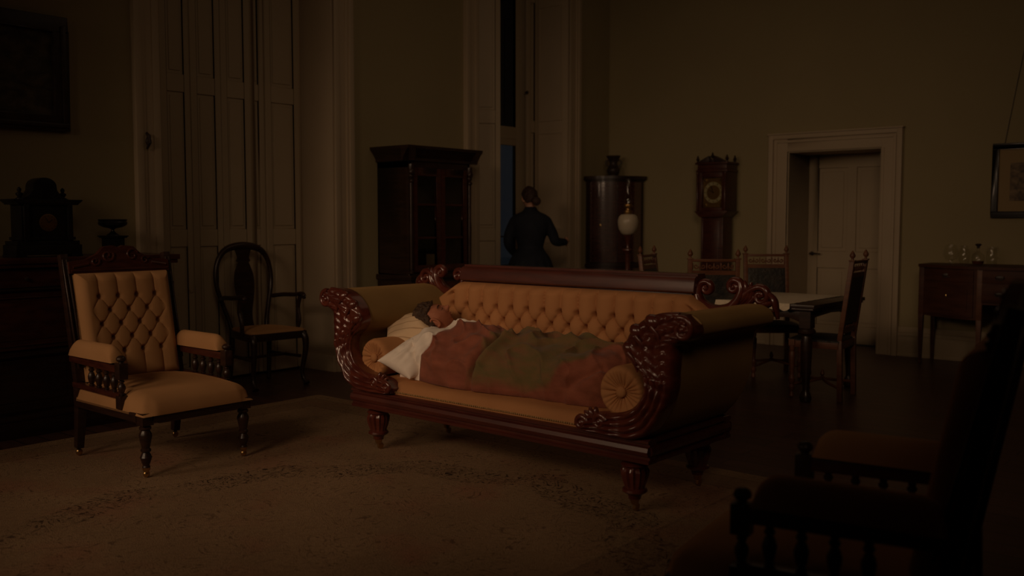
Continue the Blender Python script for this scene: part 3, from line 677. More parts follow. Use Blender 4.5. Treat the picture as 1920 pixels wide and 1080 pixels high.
# ---------------------------------------------------------------- figures
def head_geo(k=1.0, female=False):
    """unit: metres, face towards -y, z up, centre of the skull at origin"""
    nu, nv = 72, 60; V = []; F = []
    def G(x, z, cx, cz, sx, sz): return math.exp(-((x - cx) / sx) ** 2 - ((z - cz) / sz) ** 2)
    for j in range(nv + 1):
        th = PI * j / nv
        for i in range(nu):
            a = 2 * PI * i / nu; d = Vector((math.sin(th) * math.sin(a), -math.sin(th) * math.cos(a), math.cos(th)))
            x, y, z = d.x * .074, d.y * .092, d.z * .112
            if z < -.01:
                f_ = min(1, (-.01 - z) / .10); x *= 1 - .36 * f_; y = y * (1 - .15 * f_) - .018 * f_ if y < .0 else y * (1 - .62 * f_)
            if z > 0 and y > 0: y *= 1.07
            if d.y < -.15:
                fr = min(1, (-d.y - .15) / .35)
                out = .031 * G(x, z, 0, -.030, .012, .014) + .014 * G(x, z, 0, -.008, .008, .022) + .004 * G(abs(x), z, .013, -.033, .007, .008)
                out += .006 * G(x, z, 0, .024, .035, .010) - .011 * G(abs(x), z, .030, .004, .015, .012) + .009 * G(abs(x), z, .030, .001, .012, .008)
                out += .011 * G(x, z, 0, -.058, .022, .006) + .010 * G(x, z, 0, -.070, .019, .006) - .006 * G(x, z, 0, -.0635, .020, .003) - .003 * G(x, z, 0, -.079, .02, .005)
                out += .010 * G(x, z, 0, -.097, .018, .014) + .005 * G(abs(x), z, .042, -.030, .02, .02)
                y -= out * fr
            V.append((x * k, y * k, z * k))
    for j in range(nv):
        for i in range(nu): F.append((j * nu + i, j * nu + (i + 1) % nu, (j + 1) * nu + (i + 1) % nu, (j + 1) * nu + i))
    ears = []
    for s in (1, -1):
        pts = [(s * (.070 + .010 * math.sin(PI * q)), .004 + .018 * math.cos(q * 1.6 * PI + .3), -.012 + .030 * math.sin(q * 1.6 * PI + .3)) for q in lerpl(0, 1, 14)]
        ears.append(sweep([(p[0] * k, p[1] * k, p[2] * k) for p in pts], .0065 * k, 8, ref=(1, 0, 0))); ears.append(ell((s * .072 * k, .004 * k, -.012 * k), (.006 * k, .014 * k, .022 * k), 10, 8))
    return join((V, F), *ears)
def hair_geo(k=1.0, curl=.008, frq=45, low=-.06, front=.052):
    nu, nv = 110, 80; V = []; F = []; keep = []
    for j in range(nv + 1):
        th = PI * j / nv
        for i in range(nu):
            a = 2 * PI * i / nu; d = Vector((math.sin(th) * math.sin(a), -math.sin(th) * math.cos(a), math.cos(th)))
            g = 1.10 + curl * 6 * noise.noise(d * 7)
            x, y, z = d.x * .074 * g, d.y * .092 * g, d.z * .112 * g
            if z > 0 and y > 0: y *= 1.07
            if z < -.01: x *= 1 - .25 * min(1, (-.01 - z) / .1); y = y * (1 - .35 * min(1, (-.01 - z) / .1)) if y > 0 else y
            dd = curl * (noise.noise(Vector((x, y, z)) * frq) + .5 * abs(noise.noise(Vector((x, y, z)) * frq * 2)))
            p = Vector((x, y, z)) + d * dd
            lim = front - .0 if y < -.02 else (front - (y + .02) / .05 * (front - low) if y < .03 else low)
            inside = z < lim
            if inside: p = Vector((d.x * .066, d.y * .080, d.z * .100)); p.z = max(p.z, lim - .02)
            V.append(tuple(p * k)); keep.append(not inside)
    for j in range(nv):
        for i in range(nu):
            f_ = (j * nu + i, j * nu + (i + 1) % nu, (j + 1) * nu + (i + 1) % nu, (j + 1) * nu + i)
            if any(keep[q] for q in f_): F.append(f_)
    return V, F
def limb(pts, rad, seg=14):
    c_ = cat(pts, 5); n = len(c_); rr_ = []
    for i in range(n):
        q = i / (n - 1) * (len(rad) - 1); a = int(min(len(rad) - 2, q)); rr_.append(rad[a] + (rad[a + 1] - rad[a]) * (q - a))
    g = sweep(c_, rr_, seg, ref=(.13, .21, .97))
    return join(g, ell(tuple(c_[0]), (rr_[0],) * 3, 12, 8), ell(tuple(c_[-1]), (rr_[-1],) * 3, 12, 8))
def hand(at, fwd, palm, thumb_side, k=1.0, curl=.5):
    """palm box + four bent fingers + thumb. fwd = finger direction, palm = palm normal"""
    at = Vector(at); f = Vector(fwd).normalized(); p = Vector(palm); p = (p - f * p.dot(f)).normalized(); s = f.cross(p).normalized() * thumb_side
    g = [limb([at, at + f * .04 * k, at + f * .075 * k], [.020 * k, .026 * k, .022 * k])]
    g.append(limb([at + f * .05 * k + s * .022 * k, at + f * .06 * k - s * .024 * k], [.018 * k, .016 * k]))
    for i, L in enumerate((.070, .080, .074, .058)):
        o = at + f * .078 * k + s * (.026 - .0175 * i) * k
        c1 = curl
        d1 = (f * math.cos(c1 * .6) + p * math.sin(c1 * .6)); d2 = (f * math.cos(c1 * 1.5) + p * math.sin(c1 * 1.5)); d3 = (f * math.cos(c1 * 2.2) + p * math.sin(c1 * 2.2))
        a = o + d1 * L * .45 * k; b_ = a + d2 * L * .32 * k; c_ = b_ + d3 * L * .25 * k
        g.append(limb([o, a, b_, c_], [.0090 * k, .0084 * k, .0078 * k, .0068 * k], 8))
    o = at + f * .022 * k + s * .020 * k
    g.append(limb([o, o + (s * .8 + f * .6) * .030 * k, o + (s * .75 + f * 1.3 + p * .3) * .042 * k], [.012 * k, .010 * k, .008 * k], 8))
    return join(*g)
def remesh(o, v):
    m = o.modifiers.new('r', 'REMESH'); m.mode = 'VOXEL'; m.voxel_size = v; m.use_smooth_shade = True
    m2 = o.modifiers.new('sm', 'SMOOTH'); m2.factor = .5; m2.iterations = 3

# sleeping boy. head frame expressed in world from the camera-facing axes
Rv = Vector((math.cos(R(40)), math.sin(R(40)), 0)); Fv = Vector((-math.sin(R(40)), math.cos(R(40)), 0)); Zv = Vector((0, 0, 1))
chin = (Rv * .80 - Zv * .50 + Fv * .06).normalized()
face = (Rv * .50 + Zv * .78 + Fv * .12); face = (face - chin * face.dot(chin)).normalized()
side = (-face).cross(-chin).normalized()
Hc = S2W((-.785, .42, .735))
hm = Matrix((side, -face, -chin)).transposed().to_4x4(); hm.translation = Hc
Mi = (Matrix.Translation(OS) @ Matrix.Rotation(AS, 4, 'Z')).inverted()
def tr(g, m): return [tuple(m @ Vector(v)) for v in g[0]], g[1]
KB = 1.04
boy = bpy.data.objects.new('person', None); link(boy); boy.location = OS; boy.rotation_euler = (0, 0, AS)
tag(boy, 'curly-haired child asleep on the sofa, head on the striped pillow', 'person')
neck0 = Mi @ (Hc + chin * .07 - face * .03)
hd_ = tr(head_geo(KB), Mi @ hm)
body = join(hd_, limb([tuple(neck0), (-.60, .41, .640), (-.55, .39, .62)], [.042, .045, .055]),
    limb([(-.56, .24, .57), (-.55, .39, .60), (-.54, .52, .57)], [.05, .075, .05]),
    limb([(-.54, .39, .585), (-.35, .39, .575), (-.15, .39, .565), (-.02, .39, .56)], [.08, .095, .085, .085]),
    limb([(-.55, .25, .57), (-.33, .20, .51), (-.12, .24, .52)], [.042, .036, .026]), limb([(-.54, .51, .57), (-.33, .53, .53), (-.12, .50, .53)], [.042, .036, .026]),
    hand((-.12, .24, .52), (1, .2, 0), (0, 0, -1), 1, .8), hand((-.12, .50, .53), (1, -.2, 0), (0, 0, -1), -1, .8),
    limb([(-.02, .34, .55), (.28, .33, .545), (.56, .34, .50)], [.075, .055, .034]), limb([(-.02, .45, .55), (.28, .47, .545), (.56, .45, .50)], [.075, .055, .034]),
    limb([(.56, .34, .49), (.60, .33, .56)], [.03, .022]), limb([(.56, .45, .49), (.60, .45, .56)], [.03, .022]))
bo = obj('body', body, M['skin'], boy); remesh(bo, .0035)
obj('hair', tr(hair_geo(KB, .012, 60, -.055, .060), Mi @ hm), M['hair'], boy, sharp=180)
# closed eyelids: dark lash lines, eyebrows, lips
def face_pt(x, z, off=.0):
    """surface point in front of the face for head space x,z (nearest vertex of the face)"""
    best = None
    for v in HG[0]:
        if v[1] < 0:
            d = (v[0] - x) ** 2 + (v[2] - z) ** 2
            if best is None or d < best[0]: best = (d, v)
    return (x, best[1][1] - off, z)
HG = head_geo(KB)
lash = []
for s in (1, -1): lash.append(sweep([face_pt(s * x, -.003 - .004 * math.sin(PI * q), .0005) for q, x in ((0, .016), (.25, .023), (.5, .030), (.75, .037), (1, .044))], .0014, 6))
for l_ in lash: obj('eyelash', tr(l_, Mi @ hm), M['hair'], boy)
brow = []
for s in (1, -1): brow.append(sweep([face_pt(s * x, .020 + .005 * math.sin(PI * q), .0) for q, x in ((0, .012), (.25, .021), (.5, .030), (.75, .040), (1, .048))], [.002, .0034, .0034, .003, .0015], 6))
for l_ in brow: obj('eyebrow', tr(l_, Mi @ hm), M['hair'], boy)
M['lip'] = mat('lips', (.26, .075, .05), .5)
lips = join(sweep([face_pt(x, -.0585, -.0005) for x in (-.02, -.01, 0, .01, .02)], [.0015, .0038, .0034, .0038, .0015], 8), sweep([face_pt(x, -.069, -.0005) for x in (-.018, -.009, 0, .009, .018)], [.0015, .004, .0048, .004, .0015], 8))
obj('lips', tr(lips, Mi @ hm), M['lip'], boy)

# woman at the window, seen from behind
WP = Vector((-6.06, 7.62, 0)) - Rv * .065
ang_w = math.atan2(-.75, -1.0)   # facing direction towards the window and shutter
wm = thing('person', 'woman in a dark navy dress with pinned-up hair, seen from behind at the window', 'person', tuple(WP), R(38))
# local: faces +y (away from camera), x to the viewer's right
hcz = 1.565
hm2 = Matrix.Translation((-.012, .03, hcz)) @ Matrix.Rotation(PI + R(28), 4, 'Z') @ Matrix.Rotation(R(14), 4, 'X')
wbody = join(tr(head_geo(.98), hm2), limb([(0, .012, 1.34), (0, .02, 1.44), (-.005, .03, 1.52)], [.058, .048, .048]),
    limb([(-.14, 0, 1.32), (0, .0, 1.35), (.14, 0, 1.32)], [.032, .045, .032]), limb([(0, 0, 1.30), (0, .01, 1.18), (0, 0, 1.04), (0, 0, .95)], [.09, .095, .085, .11]),
    limb([(-.15, 0, 1.31), (-.212, .0, 1.20), (-.225, .01, 1.09), (-.17, .15, .99)], [.034, .036, .030, .022]), limb([(.15, 0, 1.31), (.222, .02, 1.20), (.262, .04, 1.12), (.355, .21, 1.108)], [.034, .036, .030, .022]),
    hand((-.16, .16, .985), (.35, 1, -.1), (0, 0, -1), 1, 1, .6), hand((.36, .22, 1.11), (.35, 1, .15), (-1, .3, 0), -1, 1, .7),
    limb([(-.08, 0, .93), (-.09, .02, .50), (-.09, .03, .09)], [.085, .055, .035]), limb([(.08, 0, .93), (.09, .0, .50), (.09, .0, .09)], [.085, .055, .035]),
    limb([(-.09, .0, .05), (-.09, .16, .035)], [.035, .028]), limb([(.09, -.02, .05), (.09, .14, .035)], [.035, .028]))
wb = obj('body', wbody, M['skin2'], wm); remesh(wb, .006)
hg = tr(hair_geo(1.0, .006, 30, -.062, .050), hm2)
bun = join(ell((.060, -.075, hcz - .035), (.046, .040, .042), 24, 16), *[sweep([(.060 + .040 * math.cos(a) * math.sin(b0), -.078 + .036 * math.cos(b0), hcz - .035 + .040 * math.sin(a) * math.sin(b0)) for a in lerpl(0, 2 * PI, 24)], .006, 6) for b0 in (2.2, 1.7)])
obj('hair', join(hg, bun), M['hair2'], wm, sharp=180)
def ring_body(secs, n=64, folds=0, famp=0):
    """elliptic sections (z, rx, ry, cx, cy)"""
    S_ = cat([tuple(s[:3]) for s in secs], 6); Cc = cat([(s[3], s[4], 0) for s in secs], 6); V = []; F = []
    for k, (s, c_) in enumerate(zip(S_, Cc)):
        for i in range(n):
            a = 2 * PI * i / n; fo = 0
            if folds and s.x < 1.0: fo = famp * min(1, (1.0 - s.x) / .25) * math.sin(folds * a + 1.2 * math.sin(3 * a))
            V.append((c_.x + (s.y + fo) * math.cos(a), c_.y + (s.z + fo) * math.sin(a), s.x))
    m_ = len(S_)
    for k in range(m_ - 1):
        for i in range(n): j = (i + 1) % n; F.append((k * n + i, k * n + j, (k + 1) * n + j, (k + 1) * n + i))
    F.append(tuple(reversed(range(n)))); F.append(tuple((m_ - 1) * n + i for i in range(n)))
    return V, F
dress = join(ring_body([(1.475, .056, .060, -.002, .024), (1.43, .085, .078, 0, .012), (1.39, .165, .095, 0, .0), (1.33, .205, .11, 0, 0), (1.25, .188, .125, 0, 0), (1.14, .150, .115, 0, 0), (1.05, .128, .100, 0, 0), (1.03, .128, .10, 0, 0)]),
    ring_body([(1.06, .130, .102, 0, 0), (1.02, .150, .125, 0, -.01), (.94, .205, .185, 0, -.02), (.80, .245, .235, 0, -.03), (.5, .31, .31, 0, -.04), (.2, .37, .37, 0, -.04), (.02, .40, .40, 0, -.04)], 96, 18, .010))
sleeves = join(limb([(-.160, 0, 1.325), (-.215, .0, 1.20), (-.225, .01, 1.09), (-.17, .15, .99)], [.058, .056, .050, .036]), limb([(.160, 0, 1.325), (.225, .02, 1.20), (.262, .04, 1.12), (.355, .21, 1.108)], [.058, .056, .050, .036]))
dr = obj('dress', join(dress, sleeves), M['navy'], wm, sharp=60)
remesh(dr, .008)
for s in (-1, 1): obj('shoe', xf(ell((0, 0, 0), (.042, .12, .04), 20, 12), (s * .09, .07, .042)), M['ebony'], wm)

# ---------------------------------------------------------------- tufted armchairs
SP = [(.012, 0), (.012, .06), (.017, .09), (.010, .13), (.014, .2), (.019, .38), (.020, .5), (.014, .66), (.009, .72), (.015, .78), (.015, .84), (.010, .88), (.012, .94), (.012, 1)]
def armchair():
    """faces local +x, origin on floor under the middle of the seat; width .66 along y, depth .78"""
    t = thing('tufted_armchair', '', '')
    hw_ = .325; xf_ = .385; xb = -.385
    # front legs
    lpf = [(.018, .045), (.020, .055), (.016, .062), (.024, .085), (.030, .105), (.022, .122), (.018, .130), (.026, .136), (.026, .146), (.020, .152), (.026, .18), (.033, .215), (.032, .225), (.022, .245), (.030, .252), (.030, .262), (.022, .268), (.026, .275)]
    for s in (-1, 1):
        lg = obj('leg', join(xf(lathe(lpf, 20), (xf_ - .04, s * (hw_ - .035), 0)), box(xf_ - .072, xf_ - .008, s * (hw_ - .035) - .03, s * (hw_ - .035) + .03, .272, .335)), M['walnut'], t)
        obj('caster', xf(join(ell((0, 0, .018), (.014, .018, .018), 14, 10), lathe([(.010, .025), (.019, .042), (.020, .052)], 12)), (xf_ - .04, s * (hw_ - .035), 0)), M['brass'], lg)
        # back leg + raked back post in one
        pts = [(xb + .01, s * (hw_ - .03), .045), (xb + .045, s * (hw_ - .03), .28), (xb + .05, s * (hw_ - .025), .42), (xb - .015, s * (hw_ - .020), .80), (xb - .085, s * (hw_ - .015), 1.125)]
        g = [bar(pts[0], pts[1], .040, .040, (1, 0, 0), .052, .050), bar(pts[1], pts[2], .052, .050, (1, 0, 0)), bar(pts[2], pts[4], .050, .046, (1, 0, 0), .042, .040)]
        for o_ in (-.014, .014): g.append(sweep([(pts[2][0] + .028, pts[2][1] + o_, .50), (pts[4][0] + .024, pts[4][1] + o_ * .8, 1.10)], .0055, 6))
        lg = obj('leg', join(*g), M['walnut'], t, bevel=.004)
        obj('caster', xf(ell((0, 0, .020), (.014, .019, .020), 14, 10), (xb + .01, s * (hw_ - .03), 0)), M['brass'], lg)
        lg.name = 'back_post'
        # arm
        px = xf_ - .225; y = s * (hw_ - .012)
        obj('arm_post', join(box(px - .026, px + .026, y - .022, y + .022, .335, .405), turned((px, y, .405), (px, y, .495), SP), box(px - .026, px + .026, y - .024, y + .024, .490, .575), xf(lathe([(.014, 0), (.012, .006), (.024, .014), (.026, .024), (.020, .034), (.010, .04)], 16), (px, y, .575))), M['walnut'], t, bevel=.003, sharp=30)
        obj('arm_rail', join(bar((px, y, .545), (xb + .01, y, .555), .045, .040), bar((px, y, .402), (xb + .03, y, .41), .038, .028)), M['mahog_dark'], t, bevel=.004)
        for i in range(4):
            xx = px - .075 - i * .083; obj('spindle', turned((xx, y, .415), (xx, y, .53), SP, 14), M['walnut'], t)
        def pad(a, b_, sg_):
            x = px - .03 - a * .475; ea = min(1, a / .16, (1 - a) / .14); ea = math.sqrt(max(0, 1 - (1 - ea) ** 2)); eb = math.sin(PI * b_) ** .45
            return (x, y + (b_ - .5) * .085 * (1 + .12 * eb), .572 + (.088 * ea * eb if sg_ > 0 else 0) + .004)
        obj('arm_pad', slab(30, 18, lambda a, b_: pad(a, b_, 1), lambda a, b_: pad(a, b_, -1)), M['armch'], t, sharp=70)
    # seat
    def st(a, b_):
        x = xb + .06 + a * (xf_ - xb - .05); y = (b_ - .5) * 2 * (hw_ + .0)
        ea = min(1, a / .06, (1 - a) / .16); eb = min(1, b_ / .13, (1 - b_) / .13); e = max(0, min(ea, eb)); e = math.sqrt(max(0, 1 - (1 - e) ** 2))
        cor = max(0, abs(b_ - .5) * 2 - .75) / .25 * max(0, a - .8) / .2
        return (x - .035 * cor, y * (1 - .03 * cor), .335 + .078 * e + .045 * math.sin(PI * b_) ** .8 * math.sin(PI * min(1, a * .9 + .1)))
    obj('seat', slab(50, 50, st, lambda a, b_: (xb + .06 + a * (xf_ - xb - .05), (b_ - .5) * 2 * hw_, .32)), M['armch'], t, sharp=70)
    obj('seat_rail', join(box(xf_ - .05, xf_, -hw_ + .06, hw_ - .06, .285, .335), box(xb + .06, xf_ - .07, -hw_, -hw_ + .035, .285, .335), box(xb + .06, xf_ - .07, hw_ - .035, hw_, .285, .335), box(xb + .03, xb + .07, -hw_ + .05, hw_ - .05, .285, .335),
        box(xf_ - .045, xf_ + .004, -hw_ + .09, hw_ - .09, .277, .290)), M['walnut'], t, bevel=.004)
    # tufted back
    def bx_(z): return xb + .075 - (z - .42) * .195
    def bf(a, b_):
        z = .42 + b_ * .60; y = (a - .5) * .555; h_ = tuft_h(-y, z, .056, .112, .077, .888, 5, .555, .42, 1.02, .66, .20, .70, .11)
        return (bx_(z) + .012 + .062 * h_, y, z)
    obj('back_cushion', slab(220, 220, bf, lambda a, b_: (bx_(.42 + b_ * .60) - .015, (a - .5) * .555, .42 + b_ * .60)), M['armch'], t, sharp=70)
    tp = [(-.30, 1.02), (-.30, 1.085), (-.20, 1.095), (-.13, 1.125), (-.09, 1.165), (-.03, 1.172), (0, 1.160), (.03, 1.172), (.09, 1.165), (.13, 1.125), (.20, 1.095), (.30, 1.085), (.30, 1.02)]
    g = [prism(tp, 0, .032, 'x')]
    g = [([(v[0] + bx_(v[2]) - .012, v[1], v[2]) for v in g[0][0]], g[0][1])]
    for s in (-1, 1):
        for cy, cz, r0 in ((.075, 1.115, .038), (.15, 1.085, .026)):
            pts, rr_ = spiral(s * cy, cz, r0, 1.3, .4, .007, .005, 0, s)
            g.append(sweep([(bx_(p[2]) + .024, p[0], p[2]) for p in pts], rr_, 7, ref=(1, 0, 0)))
        g.append(sweep([(bx_(z_) + .022, s * y_, z_) for y_, z_ in ((.19, 1.07), (.24, 1.062), (.28, 1.055))], .008, 7, ref=(1, 0, 0)))
    g.append(sweep([(bx_(1.035) + .022, y_, 1.035) for y_ in lerpl(-.29, .29, 8)], .006, 6, ref=(1, 0, 0)))
    obj('crest_rail', join(*g), M['mahog_dark'], t, sharp=40)
    obj('back_frame', join(prism([(-.285, .42), (-.285, 1.03), (.285, 1.03), (.285, .42)], 0, .02, 'x')) if False else ([(bx_(z) - .03 + d, y, z) for d in (0, .016) for y in (-.28, .28) for z in (.40, 1.04)], [(0, 1, 3, 2), (4, 6, 7, 5), (0, 4, 5, 1), (2, 3, 7, 6), (0, 2, 6, 4), (1, 5, 7, 3)]), M['walnut'], t)
    return t
ch1 = armchair(); tag(ch1, 'ochre tufted armchair with spindle arms left of the sofa, fully in view', 'armchair', 'tufted spindle-arm chairs')
ch1.location = (-4.845, 2.735, RZ); ch1.rotation_euler = (0, 0, 0)
ch2 = copy_tree(ch1); tag(ch2, 'blurred ochre armchair in the dark right foreground, cut by the frame edge', 'armchair', 'tufted spindle-arm chairs')
ch2.location = tuple(Rv * .915 + Fv * 2.65 + Zv * .0)
ch2.rotation_euler = (0, 0, math.atan2(*reversed((-Rv * .85 + Fv * .53).xy)))

# ---------------------------------------------------------------- open armchair with vase splat
def splat_chair():
    t = thing('splat_back_armchair', 'dark hoop-back armchair with vase splat standing by the closed shutters', 'armchair', (-6.42, 4.53, 0), R(-4))
    def cab(x, y, dx, dy): 
        pts = cat([(x, y, .43), (x + dx * .030, y + dy * .030, .38), (x + dx * .030, y + dy * .03, .28), (x - dx * .004, y - dy * .004, .12), (x + dx * .01, y + dy * .01, .05), (x + dx * .045, y + dy * .03, .012)], 6)
        n = len(pts); rr_ = [.032 - .016 * min(1, i / (n * .65)) + (.010 if i > n - 4 else 0) for i in range(n)]
        return sweep(pts, rr_, 10, ref=(dy or 1, -dx, 0))
    for s in (-1, 1):
        obj('leg', cab(.205, s * .225, 1, s * .3), M['walnut'], t)
        obj('leg', limb([(-.20, s * .17, .43), (-.215, s * .175, .22), (-.235, s * .18, .014)], [.024, .020, .017], 10), M['walnut'], t)
        obj('stretcher', bar((.19, s * .215, .235), (-.21, s * .175, .235), .018, .024), M['walnut'], t)
        # arm
        obj('arm', join(sweep(cat([(-.245, s * .235, .70), (-.13, s * .265, .715), (.02, s * .28, .722), (.13, s * .275, .735), (.165, s * .272, .722), (.16, s * .272, .70)], 6), .018, 10, ref=(0, 0, 1)),
            sweep(cat([(.11, s * .272, .715), (.085, s * .268, .62), (.11, s * .262, .52), (.09, s * .25, .43)], 6), [.017] * 19, 8)), M['walnut'], t)
    obj('stretcher', bar((0, -.2, .235), (0, .2, .235), .018, .022), M['walnut'], t)
    rail = [(-.225, -.185), (-.225, .185), (.21, .26), (.235, .25), (.235, -.25), (.21, -.26)]
    obj('seat_rail', prism(rail, .385, .445, 'z'), M['walnut'], t, bevel=.006)
    def st(a, b_):
        x = -.215 + a * .44; hw_ = .175 + .075 * a; e = max(0, min(1, a / .08, (1 - a) / .08, b_ / .08, (1 - b_) / .08)); e = math.sqrt(max(0, 1 - (1 - e) ** 2))
        return (x, (b_ - .5) * 2 * hw_, .445 + .022 * e + .016 * math.sin(PI * a) * math.sin(PI * b_))
    obj('seat', slab(24, 24, st, lambda a, b_: (-.215 + a * .44, (b_ - .5) * 2 * (.175 + .075 * a), .44)), M['armch'], t, sharp=60)
    def bk(y, z): return (-.225 - (z - .44) * .13 - .02 * math.sin((z - .44) * 5), y, z)
    hoop = [(.16, .43), (.175, .52), (.215, .66), (.250, .80), (.250, .92), (.215, 1.03), (.14, 1.10), (0, 1.125)]
    hoop = hoop + [(-y, z) for y, z in reversed(hoop[:-1])]
    hp = cat([bk(y, z) for y, z in hoop], 8); n = len(hp)
    obj('back_hoop', sweep(hp, [.019 + .012 * math.exp(-((i / (n - 1) - .5) / .12) ** 2) for i in range(n)], 10, ref=(1, 0, 0)), M['walnut'], t)
    sp = [(.050, .45), (.040, .50), (.045, .58), (.070, .68), (.088, .78), (.085, .88), (.060, .955), (.048, .985), (.062, 1.0), (.052, 1.03), (.075, 1.10)]
    spc = [(p.x, p.y) for p in cat([(a, b_, 0) for a, b_ in sp], 4)]
    def f(a, b_, o_): 
        i = min(len(spc) - 1, int(round(b_ * (len(spc) - 1)))); q = bk((a - .5) * 2 * spc[i][0], spc[i][1]); return (q[0] + o_, q[1], q[2])
    obj('splat', slab(9, len(spc), lambda a, b_: f(a, b_, .008), lambda a, b_: f(a, b_, -.008)), M['walnut'], t)
splat_chair()

# ---------------------------------------------------------------- left sideboard with clock and tazza
sb = thing('dark_sideboard', 'tall dark wooden sideboard along the left wall behind the tufted armchair', 'sideboard', (-6.22, 2.5, 0))
obj('top', join(box(-.26, .295, -1.0, 1.01, 1.065, 1.10), box(-.26, .28, -.99, 1.0, 1.04, 1.067)), M['mahog_dark'], sb, bevel=.006)
obj('body', join(box(-.26, .23, -.96, .96, .10, 1.04), box(-.26, .262, -.98, .98, 0.0, .10), box(-.26, .25, -.97, .97, .10, .14), box(-.26, .262, -.975, .975, .50, .525), box(-.26, .265, -.975, .975, .90, .915)), M['walnut'], sb, bevel=.006)
for i in range(3):
    y0 = -.93 + i * .625; y1 = y0 + .60
    dg = obj('door', join(box(.23, .245, y0, y1, .54, .89), box(.245, .252, y0 + .06, y1 - .06, .60, .83), box(.245, .256, y0 + .03, y1 - .03, .565, .575), box(.245, .256, y0 + .03, y1 - .03, .855, .865), box(.245, .256, y0 + .03, y0 + .04, .565, .865), box(.245, .256, y1 - .04, y1 - .03, .565, .865)), M['mahog_dark'], sb, bevel=.002)
    obj('knob', xf(lathe([(.006, 0), (.006, .012), (.013, .02), (.012, .028), (.003, .032)], 12), (.245, y1 - .05, .72), (0, PI / 2, 0)), M['bronze'], dg)
    dw = obj('drawer', join(box(.23, .248, y0, y1, .92, 1.03)), M['mahog_dark'], sb, bevel=.003)
    obj('knob', xf(lathe([(.006, 0), (.006, .012), (.013, .02), (.012, .028), (.003, .032)], 12), (.247, (y0 + y1) / 2, .975), (0, PI / 2, 0)), M['bronze'], dw)
    obj('door', join(box(.23, .243, y0, y1, .16, .48), box(.243, .25, y0 + .07, y1 - .07, .22, .42)), M['walnut'], sb, bevel=.003)
for y in (-.97, .93): obj('pilaster', xf(lathe([(.030, 0), (.030, .04), (.022, .05), (.024, .2), (.026, .35), (.028, .36), (.028, .38)], 14), (.245, y + .02, .525)), M['mahog_dark'], sb)

cl = thing('mantel_clock', 'black mantel clock with domed top and finials on the left sideboard', 'clock', (-6.18, 2.70, 1.10))
obj('case', join(box(-.10, .10, -.205, .205, .012, .075), box(-.09, .09, -.195, .195, .075, .10), box(-.08, .08, -.16, .16, .10, .335), box(-.09, .09, -.17, .17, .105, .125), box(-.10, .10, -.19, .19, .328, .338),
    prism([(-.215, .355), (-.19, .335), (.19, .335), (.215, .355), (.215, .362), (-.215, .362)], -.105, .105, 'x'),
    prism([(-.15, .362), (-.10, .385), (-.075, .42), (-.072, .44)] + [(.072 * -math.cos(a), .445 + .055 * math.sin(a)) for a in lerpl(0, PI, 12)] + [(.072, .44), (.075, .42), (.10, .385), (.15, .362)], -.06, .06, 'x'),
    box(-.10, .10, -.21, -.14, 0, .014), box(-.10, .10, .14, .21, 0, .014), box(.04, .10, -.15, -.12, .1, .33), box(.04, .10, .12, .15, .1, .33)), M['ebony'], cl, bevel=.003)
for y in (-.135, .135): obj('finial', xf(lathe([(.022, 0), (.022, .006), (.010, .014), (.022, .03), (.022, .038), (.008, .046), (.013, .056), (.013, .066), (.003, .076)], 14), (.0, y, .362)), M['ebony'], cl)
dl = obj('dial', xf(lathe([(.055, 0), (.055, .008), (.048, .010), (.001, .0101)], 40), (.08, .0, .215), (0, PI / 2, 0)), M['gilt'], cl)
obj('hands', join(bar((.093, 0, .215), (.093, .022, .235), .003, .002, (1, 0, 0)), bar((.093, 0, .215), (.093, -.018, .245), .003, .002, (1, 0, 0)), *[bar((.0915, .040 * math.cos(a), .215 + .040 * math.sin(a)), (.0915, .046 * math.cos(a), .215 + .046 * math.sin(a)), .003, .001, (1, 0, 0)) for a in [i * PI / 6 for i in range(12)]]), M['ink'], dl)
tz = thing('pedestal_tazza', 'black shallow bowl on a square pedestal at the right of left sideboard', 'urn', (-6.18, 3.165, 1.10))
obj('pedestal', join(box(-.06, .06, -.065, .065, 0, .015), box(-.05, .05, -.055, .055, .015, .115), box(-.062, .062, -.068, .068, .112, .122), box(-.07, .07, -.074, .074, .120, .128)), M['ebony'], tz, bevel=.002)
obj('bowl', xf(lathe([(.042, 0), (.040, .006), (.022, .018), (.010, .030), (.009, .040), (.020, .048), (.06, .056), (.088, .070), (.094, .086), (.090, .092), (.088, .096), (.094, .108), (.088, .110), (.080, .098), (.05, .080), (.001, .074)], 40), (0, 0, .128)), M['ebony'], tz)

# ---------------------------------------------------------------- pictures
pl = thing('framed_painting', 'dark framed oil painting hanging high on the left wall above the clock', 'picture', (XL, 2.55, 1.93))
obj('frame', join(box(.004, .05, -.48, .48, 0, .10), box(.004, .05, -.48, .48, .66, .76), box(.004, .05, -.48, -.38, .10, .66), box(.004, .05, .38, .48, .10, .66), box(.05, .065, -.47, .47, .02, .05), box(.05, .065, .43, .46, .05, .7), box(.05, .065, -.46, -.43, .05, .7)), M['bronze'], pl, bevel=.006)
obj('canvas', box(.006, .02, -.38, .38, .10, .66), M['oil'], pl)
pr_ = thing('framed_print', 'black framed small sepia print in a buff mount on the right wall', 'picture', (-1.92, YR, 1.356))
obj('frame', join(box(-.315, .315, -.040, -.004, 0, .055), box(-.315, .315, -.040, -.004, .625, .68), box(-.315, -.26, -.040, -.004, .055, .625), box(.26, .315, -.040, -.004, .055, .625), box(-.27, .27, -.046, -.03, .052, .060), box(-.27, -.262, -.046, -.03, .052, .63), box(.262, .27, -.046, -.03, .052, .63)), M['black'], pr_, bevel=.004)
obj('mount', box(-.26, .26, -.018, -.006, .055, .625), M['mount'], pr_)
obj('print', box(-.165, .165, -.022, -.017, .155, .50), M['print'], pr_)
